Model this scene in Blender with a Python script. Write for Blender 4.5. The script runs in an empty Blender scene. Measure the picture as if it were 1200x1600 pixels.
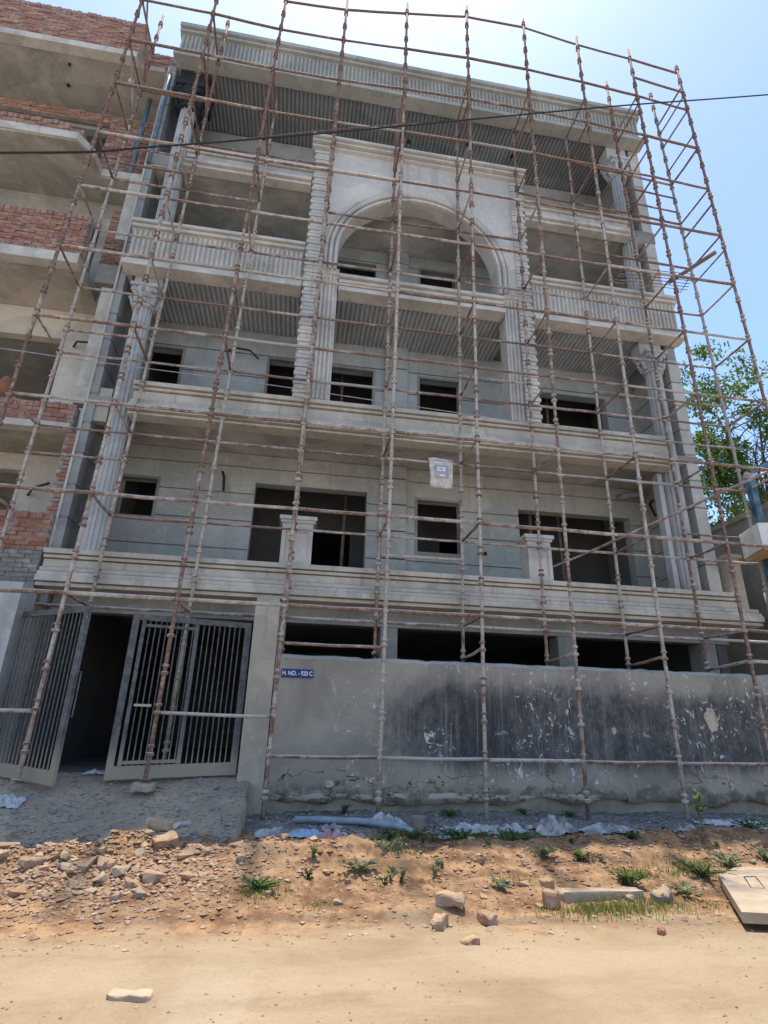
import bpy, bmesh, math, random
from mathutils import Vector, Matrix, noise
random.seed(7)
S = bpy.context.scene
COL = S.collection
PI = math.pi

# ------------------------------------------------------------------ camera
CAMZ = 1.45
pitch, roll, yaw = (math.radians(a) for a in (20.923, 1.5025, 8.6288))
f0 = Vector((math.sin(yaw), math.cos(yaw), 0)); r0 = Vector((math.cos(yaw), -math.sin(yaw), 0)); u0 = Vector((0, 0, 1))
fw = f0*math.cos(pitch)+u0*math.sin(pitch); up = u0*math.cos(pitch)-f0*math.sin(pitch)
rt = r0*math.cos(roll)+up*math.sin(roll); up = up*math.cos(roll)-r0*math.sin(roll)
cd = bpy.data.cameras.new('camera'); cam = bpy.data.objects.new('camera', cd); COL.objects.link(cam)
cd.sensor_fit = 'VERTICAL'; cd.sensor_height = 24.0; cd.lens = 870.28/1600*24.0
cd.clip_start = 0.05; cd.clip_end = 2000
cam.matrix_world = Matrix(((rt.x, up.x, -fw.x, 0), (rt.y, up.y, -fw.y, 0), (rt.z, up.z, -fw.z, CAMZ), (0, 0, 0, 1)))
S.camera = cam

# ------------------------------------------------------------------ sky, sun, exposure
SUN_EL, SUN_AZ = math.radians(81.0), math.radians(6)      # azimuth from +Y towards +X
W = bpy.data.worlds.new('World'); S.world = W; W.use_nodes = True
wn = W.node_tree.nodes; wn.clear()
sky = wn.new('ShaderNodeTexSky'); sky.sky_type = 'NISHITA'; sky.sun_disc = False
sky.sun_elevation = SUN_EL; sky.sun_rotation = SUN_AZ
sky.altitude = 200; sky.air_density = 1.0; sky.dust_density = 1.0; sky.ozone_density = 4.0
bgn = wn.new('ShaderNodeBackground'); bgn.inputs[1].default_value = 0.115
wo = wn.new('ShaderNodeOutputWorld')
W.node_tree.links.new(sky.outputs[0], bgn.inputs[0]); W.node_tree.links.new(bgn.outputs[0], wo.inputs[0])
sl = bpy.data.lights.new('sun', 'SUN'); sl.energy = 2.75; sl.angle = math.radians(0.8); sl.color = (1.0, 0.95, 0.87)
so = bpy.data.objects.new('sun', sl); COL.objects.link(so)
sd = Vector((math.sin(SUN_AZ)*math.cos(SUN_EL), math.cos(SUN_AZ)*math.cos(SUN_EL), math.sin(SUN_EL)))
so.rotation_euler = sd.to_track_quat('Z', 'Y').to_euler(); so.location = sd*60
vs = S.view_settings; vs.view_transform = 'Standard'; vs.look = 'None'; vs.exposure = 1.42; vs.gamma = 1.0; vs.use_curve_mapping = False
S.render.resolution_x = 768; S.render.resolution_y = 1024

# ------------------------------------------------------------------ materials
def rgba(c): return (c[0], c[1], c[2], 1)
class NT:
    def __init__(s, name):
        s.m = bpy.data.materials.new(name); s.m.use_nodes = True
        s.n = s.m.node_tree.nodes; s.l = s.m.node_tree.links
        s.b = s.n['Principled BSDF']; s.b.inputs['Roughness'].default_value = 0.9
        s.b.inputs['Specular IOR Level'].default_value = 0.25
        s.pos = s.n.new('ShaderNodeNewGeometry')
        s.P = s.pos.outputs['Position']
    def mapped(s, sc, src=None):
        n = s.n.new('ShaderNodeMapping'); n.inputs['Scale'].default_value = sc if hasattr(sc, '__len__') else (sc,)*3
        s.l.new(src or s.P, n.inputs[0]); return n.outputs[0]
    def noise(s, sc, detail=5, rough=.6, src=None, dist=0.0):
        n = s.n.new('ShaderNodeTexNoise'); n.inputs['Scale'].default_value = 1; n.inputs['Detail'].default_value = detail
        n.inputs['Roughness'].default_value = rough; n.inputs['Distortion'].default_value = dist
        s.l.new(s.mapped(sc, src), n.inputs['Vector']); return n.outputs['Fac']
    def voro(s, sc, src=None, out='Distance'):
        n = s.n.new('ShaderNodeTexVoronoi'); n.inputs['Scale'].default_value = 1
        s.l.new(s.mapped(sc, src), n.inputs['Vector']); return n.outputs[out]
    def ramp(s, fac, stops):
        n = s.n.new('ShaderNodeValToRGB'); e = n.color_ramp.elements
        while len(e) < len(stops): e.new(0.5)
        for k, (p, c) in enumerate(stops):
            e[k].position = p; e[k].color = rgba(c) if hasattr(c, '__len__') else (c, c, c, 1)
        s.l.new(fac, n.inputs[0]); return n.outputs[0]
    def mix(s, fac, a, b, mode='MIX'):
        n = s.n.new('ShaderNodeMix'); n.data_type = 'RGBA'; n.blend_type = mode
        for i, v in ((0, fac), (6, a), (7, b)):
            if hasattr(v, 'links') or isinstance(v, bpy.types.NodeSocket): s.l.new(v, n.inputs[i])
            elif i == 0: n.inputs[0].default_value = v
            else: n.inputs[i].default_value = rgba(v)
        return n.outputs[2]
    def math(s, op, a, b=0.0, clamp=False):
        n = s.n.new('ShaderNodeMath'); n.operation = op; n.use_clamp = clamp
        for i, v in ((0, a), (1, b)):
            if isinstance(v, bpy.types.NodeSocket): s.l.new(v, n.inputs[i])
            else: n.inputs[i].default_value = v
        return n.outputs[0]
    def sep(s, v):
        n = s.n.new('ShaderNodeSeparateXYZ'); s.l.new(v, n.inputs[0]); return n.outputs
    def rnd(s):
        n = s.n.new('ShaderNodeObjectInfo'); return n.outputs['Random']
    def gt(s, v, lo, hi):      # smooth 0..1 between lo and hi
        n = s.n.new('ShaderNodeMapRange'); n.interpolation_type = 'SMOOTHSTEP'
        n.inputs[1].default_value = lo; n.inputs[2].default_value = hi
        s.l.new(v, n.inputs[0]); return n.outputs[0]
    def bump(s, h, strength=.4, dist=.02):
        n = s.n.new('ShaderNodeBump'); n.inputs['Strength'].default_value = strength; n.inputs['Distance'].default_value = dist
        s.l.new(h, n.inputs['Height']); s.l.new(n.outputs[0], s.b.inputs['Normal'])
    def col(s, c):
        if isinstance(c, bpy.types.NodeSocket): s.l.new(c, s.b.inputs['Base Color'])
        else: s.b.inputs['Base Color'].default_value = rgba(c)
        return s.m
def sc(c, k): return tuple(x*k for x in c)

def plaster(name, base, other=None, big=.7, streak=.35, rough=.92, bump=.35, k_=1.0):
    t = NT(name)
    cool = lambda c: (c[0]*1.29*k_, c[1]*1.23*k_, c[2]*1.14*k_)
    other = other or sc(base, .68)
    base, other = cool(base), cool(other)
    n1 = t.noise(big, 6, .65, dist=.4); n2 = t.noise(7.0, 6, .7); n3 = t.noise(60, 3, .6)
    c = t.mix(t.gt(n1, .36, .66), other, base)
    c = t.mix(t.math('MULTIPLY', t.gt(n2, .5, .75), .55), c, sc(base, 1.28))
    st = t.noise((5.5, 5.5, .35), 4, .7)
    c = t.mix(t.math('MULTIPLY', t.gt(st, .52, .72), streak), c, sc(other, .55))
    sm = t.noise(2.2, 5, .75, dist=1.0)
    c = t.mix(t.math('MULTIPLY', t.gt(sm, .55, .68), .5), c, sc(base, .58))
    wv = t.n.new('ShaderNodeVectorMath'); wv.operation = 'ADD'; t.l.new(t.P, wv.inputs[0])
    wn_ = t.n.new('ShaderNodeTexNoise'); wn_.inputs['Scale'].default_value = 1.6; wn_.inputs['Detail'].default_value = 4; t.l.new(t.P, wn_.inputs['Vector'])
    ws = t.n.new('ShaderNodeVectorMath'); ws.operation = 'SCALE'; ws.inputs['Scale'].default_value = .5; t.l.new(wn_.outputs['Color'], ws.inputs[0]); t.l.new(ws.outputs[0], wv.inputs[1])
    pc_ = t.sep(t.voro((.9, .9, 1.3), wv.outputs[0], 'Color'))[0]
    c = t.mix(t.math('MULTIPLY', t.gt(pc_, .55, .62), .28), c, sc(base, .66))
    c = t.mix(t.math('MULTIPLY', t.math('SUBTRACT', 1.0, t.gt(pc_, .16, .2)), .22), c, sc(base, 1.3))
    c = t.mix(t.math('MULTIPLY', n3, .22), c, sc(base, .5))
    h = t.math('ADD', t.math('MULTIPLY', n3, .35), n2)
    t.bump(h, bump, .012); t.b.inputs['Roughness'].default_value = rough
    return t.col(c)

M = {}
M['wall'] = plaster('warm grey plaster', (.39, .385, .365), (.27, .275, .27), .55, .35)
M['wall_up'] = plaster('cool grey plaster', (.365, .385, .395), (.25, .27, .285), .6, .35)
M['band'] = plaster('moulded grey plaster', (.44, .405, .355), (.32, .295, .26), 1.1, .6)
M['band_light'] = plaster('pale grey plaster', (.49, .465, .43), (.35, .34, .325), 1.0, .5)
M['fascia'] = plaster('weathered fascia cement', (.345, .345, .32), (.26, .265, .25), 1.0, .5)
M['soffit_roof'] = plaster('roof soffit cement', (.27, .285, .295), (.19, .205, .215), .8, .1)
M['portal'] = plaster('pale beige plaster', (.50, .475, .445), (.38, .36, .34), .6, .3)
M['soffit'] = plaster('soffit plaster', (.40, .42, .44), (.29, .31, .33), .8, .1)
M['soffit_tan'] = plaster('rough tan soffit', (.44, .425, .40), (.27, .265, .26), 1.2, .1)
M['column'] = plaster('column cement', (.40, .405, .41), (.29, .295, .305), .9, .45)
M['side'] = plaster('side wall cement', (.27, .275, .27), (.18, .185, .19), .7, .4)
M['pillar'] = plaster('pillar render', (.36, .325, .275), (.27, .245, .21), .9, .5)
M['fin_edge'] = plaster('fin edge plaster', (.43, .415, .385), (.34, .33, .31), .9, .3)
M['raw'] = plaster('raw concrete', (.26, .25, .235), (.17, .165, .16), .8, .3)
M['dark_cap'] = plaster('dark capital cement', (.03, .032, .036), (.016, .018, .022), 2.0, .2)
M['cream'] = plaster('cream plaster', (.48, .44, .385), (.37, .34, .30), .6, .3)
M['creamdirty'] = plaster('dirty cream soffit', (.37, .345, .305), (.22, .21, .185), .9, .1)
M['slabwhite'] = plaster('whitish slab edge', (.47, .44, .395), (.33, .31, .28), 1.6, .5)
M['ramp'] = plaster('dusty ramp concrete', (.35, .285, .205), (.22, .185, .145), 1.1, .0, bump=1.0)
M['darkin'] = plaster('unlit cement', (.11, .105, .10), (.08, .08, .08), .8, .1)  # darker than the raw concrete: interior darkness put into the colour

def mk_boundary():
    t = NT('stained boundary plaster')
    X, Y, Z = t.sep(t.P)
    n1 = t.noise(.8, 6, .65, dist=.5); n2 = t.noise(6, 6, .7); n3 = t.noise(55, 3, .6)
    c = t.mix(t.gt(n1, .35, .65), (.25, .218, .175), (.365, .32, .255))
    # bluish black old paint, worn, in the middle of the wall
    zone = t.math('MULTIPLY', t.gt(X, .6, 2.4), t.math('MULTIPLY', t.gt(Z, .55, 1.3), t.math('SUBTRACT', 1.0, t.gt(Z, 1.5, 2.5))))
    ragged = t.noise((1.5, 1.5, .8), 7, .75, dist=.8)
    pm = t.gt(t.math('ADD', t.math('MULTIPLY', zone, .70), t.math('MULTIPLY', ragged, .85)), .56, .96)
    paint = t.mix(t.gt(t.noise((5, 5, 3), 7, .8), .38, .66), (.036, .035, .034), (.135, .128, .116))
    c = t.mix(t.math('MULTIPLY', pm, .92), c, paint)
    blk = t.gt(t.math('ADD', t.math('MULTIPLY', t.math('MULTIPLY', t.gt(X, 1.9, 2.6), t.math('SUBTRACT', 1.0, t.gt(X, 3.0, 4.1))), .35), t.math('MULTIPLY', t.noise((4, 4, .55), 5, .7), .7)), .52, .76)
    c = t.mix(t.math('MULTIPLY', t.math('MULTIPLY', blk, zone), .85), c, (.03, .03, .032))
    # pale drip streaks
    st = t.gt(t.noise((26, 26, .45), 5, .75), .55, .66)
    c = t.mix(t.math('MULTIPLY', t.math('MULTIPLY', st, t.gt(X, .6, 1.6)), .42), c, (.42, .41, .38))
    # white cement splashes
    w = t.noise((9, 9, 7), 4, .62, dist=1.4)
    w2 = t.noise((1.3, 1.3, 1.0), 3, .6)
    sp = t.math('MULTIPLY', t.gt(w, .595, .625), t.gt(w2, .43, .56))
    sp = t.math('MULTIPLY', sp, t.gt(X, .2, 1.2))
    c = t.mix(t.math('MULTIPLY', sp, .85), c, (.68, .65, .60))
    # fine scratches
    s2 = t.gt(t.noise((34, 34, 9), 3, .65, dist=2.5), .655, .70)
    c = t.mix(t.math('MULTIPLY', s2, .5), c, (.6, .58, .54))
    # damp, peeling foot
    edge = t.math('ADD', Z, t.math('MULTIPLY', t.math('SUBTRACT', t.noise((2.2, 2.2, 2.2), 6, .7), .5), .55))
    c = t.mix(t.math('SUBTRACT', 1.0, t.gt(edge, .62, .70)), c, t.mix(t.gt(n2, .4, .6), (.15, .135, .11), (.31, .265, .20)))
    zz_ = t.math('ADD', Z, t.math('MULTIPLY', t.math('SUBTRACT', t.noise((1.2, 1.2, 1), 5, .7), .5), .22))
    sp2 = t.math('MULTIPLY', t.gt(zz_, .485, .50), t.math('SUBTRACT', 1.0, t.gt(zz_, .545, .565)))
    sp2 = t.math('MULTIPLY', sp2, t.math('MULTIPLY', t.gt(t.noise((3.2, 3.2, 6), 5, .7), .47, .53), t.math('SUBTRACT', 1.0, t.gt(X, 4.3, 5.2))))
    c = t.mix(t.math('MULTIPLY', sp2, .9), c, (.55, .49, .41))
    ck = t.noise((.8, .8, 1.5), 4, .55, dist=.5); ckm = t.math('SUBTRACT', 1.0, t.gt(t.math('ABSOLUTE', t.math('SUBTRACT', ck, .5)), .002, .006))
    c = t.mix(t.math('MULTIPLY', t.math('MULTIPLY', ckm, t.math('SUBTRACT', 1.0, t.gt(Z, .75, .95))), .9), c, (.03, .028, .025))
    c = t.mix(t.math('MULTIPLY', n3, .2), c, (.1, .1, .1))
    t.bump(t.math('ADD', t.math('ADD', n2, t.math('MULTIPLY', n3, .4)), t.math('MULTIPLY', sp, 1.0)), .5, .012)
    return t.col(c)
M['boundary'] = mk_boundary()
M['boundary_top'] = plaster('weathered wall coping', (.33, .325, .315), (.22, .22, .215), 1.2, .1, bump=.8)
M['foot'] = plaster('crumbling wall foot', (.30, .26, .20), (.17, .155, .13), 2.5, .2, bump=1.0)
M['peel'] = plaster('pale peeled render', (.44, .38, .30), (.28, .235, .18), 5, .1)

def mk_brick(name, cols, grey=0.0, dust=None):
    t = NT(name); r = t.rnd()
    st = [(k/(len(cols)-1), c) for k, c in enumerate(cols)]
    c = t.ramp(r, st)
    n = t.noise(28, 5, .7); n2 = t.noise(5, 5, .7)
    c = t.mix(t.math('MULTIPLY', n, .5), c, sc(cols[0], .5))
    c = t.mix(t.math('MULTIPLY', t.gt(n2, .48, .68), .6+grey), c, (.42, .38, .35))
    if dust:
        nz = t.sep(t.pos.outputs['Normal'])[2]
        c = t.mix(t.math('MULTIPLY', t.math('MULTIPLY', t.gt(nz, -.1, .7), t.gt(n2, .15, .5)), .85), c, dust)
    t.bump(n, .6, .01)
    return t.col(c)
M['brick'] = mk_brick('red clay brick', [(.27, .12, .08), (.36, .165, .105), (.32, .14, .10), (.46, .27, .16), (.29, .15, .12), (.40, .22, .15)])
M['brick_grey'] = mk_brick('cement smeared brick', [(.25, .22, .20), (.29, .26, .235), (.22, .20, .185), (.32, .27, .23)], .2)
M['brick_rubble'] = mk_brick('broken brick', [(.30, .12, .07), (.42, .24, .14), (.36, .16, .09), (.40, .29, .2), (.36, .25, .17), (.33, .20, .12)], .0, (.38, .255, .145))
def mk_crumb(name, cols, sc_=24):
    t = NT(name); g = t.sep(t.voro(sc_, out='Color'))[0]
    c = t.ramp(g, [(k/(len(cols)-1), q) for k, q in enumerate(cols)])
    t.bump(t.noise(40, 4, .7), .5, .006); return t.col(c)
M['crumb_red'] = mk_crumb('reddish crumbs', [(.24, .15, .09), (.36, .25, .155), (.30, .18, .11), (.42, .32, .215), (.30, .13, .075), (.38, .29, .2)])
M['crumb_grey'] = mk_crumb('grey crumbs', [(.22, .205, .185), (.34, .31, .27), (.27, .25, .22), (.42, .39, .34), (.17, .16, .15)])
M['crumb_road'] = mk_crumb('road grit', [(.10, .085, .075), (.18, .15, .125), (.36, .32, .27), (.14, .11, .09), (.24, .13, .09)])
def mk_brickmass():
    t = NT('brick face far')
    v = t.voro((4.2, 4.2, 13.0), out='Color')
    g = t.sep(v)[0]
    c = t.ramp(g, [(0, (.27, .13, .09)), (.35, (.37, .19, .13)), (.7, (.32, .16, .12)), (1, (.47, .32, .21))])
    c = t.mix(t.math('MULTIPLY', t.gt(t.noise(2.5, 5, .7), .5, .7), .5), c, (.40, .35, .31))
    t.bump(t.noise(30, 4, .7), .6, .01); return t.col(c)
M['brick_far'] = mk_brickmass()
M['mortar'] = plaster('mortar bed', (.33, .30, .27), (.22, .19, .17), 3, .1)

def mk_rust():
    t = NT('dusty rusted tube'); r = t.rnd()
    X, Y, Z = t.sep(t.P)
    off = t.n.new('ShaderNodeVectorMath'); off.operation = 'ADD'
    cmb = t.n.new('ShaderNodeCombineXYZ'); t.l.new(t.math('MULTIPLY', r, 37.0), cmb.inputs[0]); t.l.new(t.math('MULTIPLY', r, 11.0), cmb.inputs[2])
    t.l.new(t.P, off.inputs[0]); t.l.new(cmb.outputs[0], off.inputs[1]); P2 = off.outputs[0]
    n1 = t.noise(3.4, 7, .8, P2); n2 = t.noise(22, 4, .7, P2)
    rust = t.mix(t.gt(n2, .35, .68), (.13, .072, .052), (.29, .17, .12))
    pale = t.mix(t.gt(n2, .3, .7), (.34, .275, .215), (.52, .45, .38))
    a = t.math('ADD', t.math('MULTIPLY', n1, .9), t.math('MULTIPLY', t.math('SUBTRACT', r, .5), .2))
    a = t.math('SUBTRACT', a, t.math('MULTIPLY', t.gt(Z, 10.0, 17.5), .22))  # less pale with height: backlit dark upper tubes put into the colour
    c = t.mix(t.gt(a, .36, .55), rust, pale)
    c = t.mix(t.math('MULTIPLY', t.gt(r, .90, .94), .6), c, (.30, .28, .255))
    nz = t.sep(t.pos.outputs['Normal'])[2]
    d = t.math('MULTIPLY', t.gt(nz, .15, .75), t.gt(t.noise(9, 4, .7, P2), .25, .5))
    c = t.mix(t.math('MULTIPLY', t.math('MULTIPLY', d, .75), t.math('SUBTRACT', 1.0, t.math('MULTIPLY', t.gt(Z, 9.0, 16.5), .8))), c, (.55, .49, .42))  # settled top dust, thinned higher up for the same painted backlit look
    t.bump(n2, .5, .004); t.b.inputs['Roughness'].default_value = .8
    return t.col(c)
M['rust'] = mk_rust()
def simple(name, c, c2=None, s=8, rough=.85, metal=0, bump=.2):
    t = NT(name); n = t.noise(s, 5, .65)
    k = t.mix(t.gt(n, .35, .65), c2 or sc(c, .7), c)
    t.b.inputs['Roughness'].default_value = rough; t.b.inputs['Metallic'].default_value = metal
    t.bump(n, bump, .005); return t.col(k)
M['blacktube'] = simple('dark conduit', (.03, .03, .033), rough=.6)
M['pvc'] = simple('grey plastic pipe', (.30, .34, .37), (.20, .23, .26), 5, .55)
M['bluepvc'] = simple('blue grey drain pipe', (.16, .22, .26), (.09, .13, .16), 4, .5)
M['sheet_white'] = simple('white woven plastic', (.56, .55, .55), (.30, .29, .28), 7, .6, bump=.6)
M['sheet_dirty'] = simple('dirty white sacking', (.46, .44, .41), (.20, .185, .17), 6, .7, bump=.6)
M['sheet_blue'] = simple('pale blue plastic', (.25, .42, .60), (.4, .45, .5), 9, .5)
M['sheet_red'] = simple('faded red plastic', (.50, .23, .20), (.6, .5, .48), 7, .55)
M['paperbag'] = simple('paper cement bag', (.66, .62, .56), (.50, .41, .30), 12, .8, bump=.4)
M['bagprint'] = simple('grey bag print', (.33, .33, .36), (.42, .41, .43), 14, .8)
M['white'] = simple('white enamel', (.75, .75, .74), (.66, .66, .65), 10, .4)
M['blue'] = simple('blue enamel', (.008, .032, .17), (.007, .025, .13), 10, .35)
M['ink'] = simple('black ink', (.03, .028, .035), rough=.8)
M['cable'] = simple('black cable', (.03, .03, .035), rough=.6)
M['thinwire'] = simple('grey wire', (.33, .33, .35), rough=.5)
M['stone'] = mk_brick('grey stone', [(.28, .24, .195), (.38, .32, .25), (.24, .20, .165), (.42, .34, .25), (.33, .23, .145)], 0, (.38, .265, .155))
M['stone_grey'] = mk_brick('grey concrete crumb', [(.25, .235, .215), (.33, .31, .28), (.20, .19, .18), (.38, .35, .31)], 0, (.30, .265, .215))
M['plinth'] = plaster('pale flaking plinth', (.60, .55, .48), (.34, .28, .21), 4, .2)
M['slabstone'] = plaster('sandstone slab', (.36, .295, .22), (.28, .225, .165), 4, .0, bump=.8)
M['wood'] = simple('weathered wood', (.30, .22, .14), (.18, .13, .09), 6, .85)
M['box_white'] = plaster('whitewashed concrete', (.66, .64, .61), (.55, .52, .48), 3, .5)
M['box_tan'] = simple('tan underside', (.45, .32, .17), (.36, .25, .14), 4)
M['teal'] = simple('blue green painted steel', (.03, .065, .08), (.10, .17, .22), 4, .5)
M['orange'] = simple('orange cloth', (.33, .12, .06), (.20, .09, .06), 9)
M['leaf'] = None
def mk_gate():
    t = NT('dusty slate blue gate paint'); X, Y, Z = t.sep(t.P)
    n = t.noise(9, 5, .7); n2 = t.noise(40, 4, .7)
    c = t.mix(t.gt(n, .35, .65), (.068, .069, .069), (.135, .135, .132))
    c = t.mix(t.math('MULTIPLY', t.gt(n2, .56, .68), .55), c, (.38, .36, .33))
    e = t.math('ADD', Z, t.math('MULTIPLY', t.math('SUBTRACT', n, .5), .5))
    c = t.mix(t.math('MULTIPLY', t.math('SUBTRACT', 1.0, t.gt(e, .82, 1.25)), .9), c, (.33, .275, .20))
    t.b.inputs['Roughness'].default_value = .7; t.bump(n2, .3, .004); return t.col(c)
M['gate'] = mk_gate()
def mk_leaf(name, a, b):
    t = NT(name); n = t.noise(3.0, 3, .6); n2 = t.noise(14, 2, .5)
    c = t.mix(t.gt(t.math('ADD', t.math('MULTIPLY', n, .5), t.math('MULTIPLY', n2, .5)), .36, .64), a, b)
    t.col(c); t.b.inputs['Roughness'].default_value = .6
    tr = t.n.new('ShaderNodeBsdfTranslucent'); t.l.new(t.mix(1.0, c, (1.25, 1.3, .7), 'MULTIPLY'), tr.inputs[0])
    mx = t.n.new('ShaderNodeMixShader'); mx.inputs[0].default_value = .38
    out = t.n['Material Output']; t.l.new(t.b.outputs[0], mx.inputs[1]); t.l.new(tr.outputs[0], mx.inputs[2]); t.l.new(mx.outputs[0], out.inputs[0])
    return t.m
M['leaf'] = mk_leaf('tree leaf', (.045, .09, .022), (.16, .23, .045))
M['weed'] = mk_leaf('weed leaf', (.06, .10, .03), (.15, .21, .07))
M['weed_pale'] = mk_leaf('dusty weed leaf', (.16, .19, .11), (.27, .28, .18))
M['grass'] = mk_leaf('grass blade', (.13, .17, .035), (.27, .29, .09))
M['bark'] = simple('bark', (.13, .105, .095), (.07, .06, .055), 12)

def mk_ground():
    t = NT('sandy ground'); X, Y, Z = t.sep(t.P)
    n1 = t.noise(.7, 6, .65, dist=.6); n2 = t.noise(4.5, 7, .72); n3 = t.noise(45, 4, .65); n4 = t.noise((.5, 2.6, 1), 6, .7, dist=.6)
    sand = t.mix(t.gt(n1, .35, .65), (.25, .172, .097), (.325, .236, .14))
    sand = t.mix(t.math('MULTIPLY', t.gt(n4, .45, .68), .55), sand, (.36, .275, .175))
    sand = t.mix(t.math('MULTIPLY', t.gt(t.noise((.8, 4, 1), 7, .78, dist=.6), .52, .68), .6), sand, (.205, .14, .082))
    soil = t.mix(t.gt(n2, .38, .62), (.18, .092, .043), (.36, .21, .105))
    soil = t.mix(t.math('MULTIPLY', t.gt(t.noise(1.6, 6, .7), .5, .7), .5), soil, (.38, .265, .16))
    vm = t.gt(t.math('ADD', Y, t.math('MULTIPLY', t.math('SUBTRACT', t.noise(1.3, 6, .7), .5), 2.0)), 4.75, 5.35)
    c = t.mix(vm, sand, soil)
    grey = t.mix(t.gt(n2, .35, .62), (.105, .098, .088), (.22, .205, .18))
    # pale compacted wheel tracks and a worn cement patch, then unseen pale ground added for its neutral bounce light
    yw = t.math('ADD', Y, t.math('MULTIPLY', t.math('SUBTRACT', t.noise((.35, .35, 1), 4, .6), .5), .9))
    for yc in (3.25, 4.25):
        tk = t.math('SUBTRACT', 1.0, t.gt(t.math('ABSOLUTE', t.math('SUBTRACT', yw, yc)), .10, .30))
        c = t.mix(t.math('MULTIPLY', tk, .4), c, (.36, .275, .175))
    pt = t.math('MULTIPLY', t.math('SUBTRACT', 1.0, t.gt(t.math('ABSOLUTE', t.math('ADD', X, t.math('ADD', .32, t.math('MULTIPLY', t.math('SUBTRACT', n2, .5), .5)))), .16, .27)), t.math('SUBTRACT', 1.0, t.gt(Y, 4.0, 4.7)))
    c = t.mix(t.math('MULTIPLY', pt, .38), c, (.40, .325, .225))
    c = t.mix(t.math('SUBTRACT', 1.0, t.gt(Y, 1.2, 2.6)), c, (.36, .345, .32))
    gm = t.gt(t.math('ADD', Y, t.math('MULTIPLY', t.math('SUBTRACT', t.noise(2.0, 6, .7), .5), 1.0)), 7.3, 7.7)
    c = t.mix(gm, c, grey)
    c = t.mix(t.math('MULTIPLY', t.gt(n3, .5, .75), .45), c, (.22, .15, .09))
    pb = t.voro(26); c = t.mix(t.math('MULTIPLY', t.math('SUBTRACT', 1.0, t.gt(pb, .10, .17)), t.math('MULTIPLY', t.gt(t.noise(2.2, 4, .6), .5, .62), .55)), c, (.14, .11, .09))
    sk = t.gt(t.noise(16, 6, .75), .56, .70)
    c = t.mix(t.math('MULTIPLY', sk, .10), c, (.20, .145, .09))
    c = t.mix(t.math('MULTIPLY', t.gt(t.noise(10, 6, .8), .57, .68), .22), c, (.38, .30, .2))
    t.bump(t.math('ADD', t.math('MULTIPLY', n2, 1.2), t.math('ADD', t.math('MULTIPLY', n3, .5), t.math('MULTIPLY', sk, .08))), .8, .03)
    return t.col(c)
M['ground'] = mk_ground()

# ------------------------------------------------------------------ mesh helpers
class MB:
    def __init__(s): s.v = []; s.f = []; s.mi = []
    def add(s, v, f):
        o = len(s.v); s.v += [tuple(p) for p in v]; s.f += [tuple(i+o for i in q) for q in f]; return s
    def box(s, x0, x1, y0, y1, z0, z1):
        v = [(x, y, z) for z in (z0, z1) for y in (y0, y1) for x in (x0, x1)]
        return s.add(v, [(0, 2, 3, 1), (4, 5, 7, 6), (0, 1, 5, 4), (2, 6, 7, 3), (0, 4, 6, 2), (1, 3, 7, 5)])
    def obox(s, c, ax, ay, az):     # oriented box, half-vectors
        c = Vector(c); v = [c+ax*i+ay*j+az*k for k in (-1, 1) for j in (-1, 1) for i in (-1, 1)]
        return s.add(v, [(0, 2, 3, 1), (4, 5, 7, 6), (0, 1, 5, 4), (2, 6, 7, 3), (0, 4, 6, 2), (1, 3, 7, 5)])
    def prism(s, prof, x0, x1, axis='x'):     # prof: closed list (y,z); extruded along x
        n = len(prof)
        if axis == 'x': v = [(x0, a, b) for a, b in prof]+[(x1, a, b) for a, b in prof]
        elif axis == 'y': v = [(a, x0, b) for a, b in prof]+[(a, x1, b) for a, b in prof]
        else: v = [(a, b, x0) for a, b in prof]+[(a, b, x1) for a, b in prof]
        f = [(i, (i+1) % n, n+(i+1) % n, n+i) for i in range(n)]+[tuple(range(n))[::-1], tuple(range(n, 2*n))]
        return s.add(v, f)
    def tube(s, pts, r, seg=8, cap=True):
        pts = [Vector(p) for p in pts]; n = len(pts); rr = r if hasattr(r, '__len__') else [r]*n
        v = []; f = []; nx = None
        for i, p in enumerate(pts):
            t = (pts[min(i+1, n-1)]-pts[max(i-1, 0)]).normalized()
            if nx is None: nx = t.orthogonal().normalized()
            nx = (nx-t*nx.dot(t)).normalized(); b = t.cross(nx)
            for k in range(seg):
                a = 2*PI*k/seg; v.append(p+(nx*math.cos(a)+b*math.sin(a))*rr[i])
        for i in range(n-1):
            for k in range(seg):
                k2 = (k+1) % seg; f.append((i*seg+k, i*seg+k2, (i+1)*seg+k2, (i+1)*seg+k))
        if cap: f += [tuple(range(seg))[::-1], tuple(range((n-1)*seg, n*seg))]
        return s.add(v, f)
    def lathe(s, prof, cx, cy, seg=20):     # prof (r,z)
        v = []; f = []
        for r, z in prof:
            for k in range(seg):
                a = 2*PI*k/seg; v.append((cx+r*math.cos(a), cy+r*math.sin(a), z))
        n = len(prof)
        for i in range(n-1):
            for k in range(seg):
                k2 = (k+1) % seg; f.append((i*seg+k, i*seg+k2, (i+1)*seg+k2, (i+1)*seg+k))
        f += [tuple(range(seg))[::-1], tuple(range((n-1)*seg, n*seg))]
        return s.add(v, f)
    def mesh(s, name, smooth=False):
        m = bpy.data.meshes.new(name); m.from_pydata(s.v, [], s.f); m.update()
        bm = bmesh.new(); bm.from_mesh(m); bmesh.ops.recalc_face_normals(bm, faces=bm.faces); bm.to_mesh(m); bm.free()
        if smooth: m.shade_smooth()
        return m
    def build(s, name, mat, parent=None, smooth=False, **kw):
        return mk(name, s.mesh(name, smooth), mat, parent, **kw)
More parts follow.
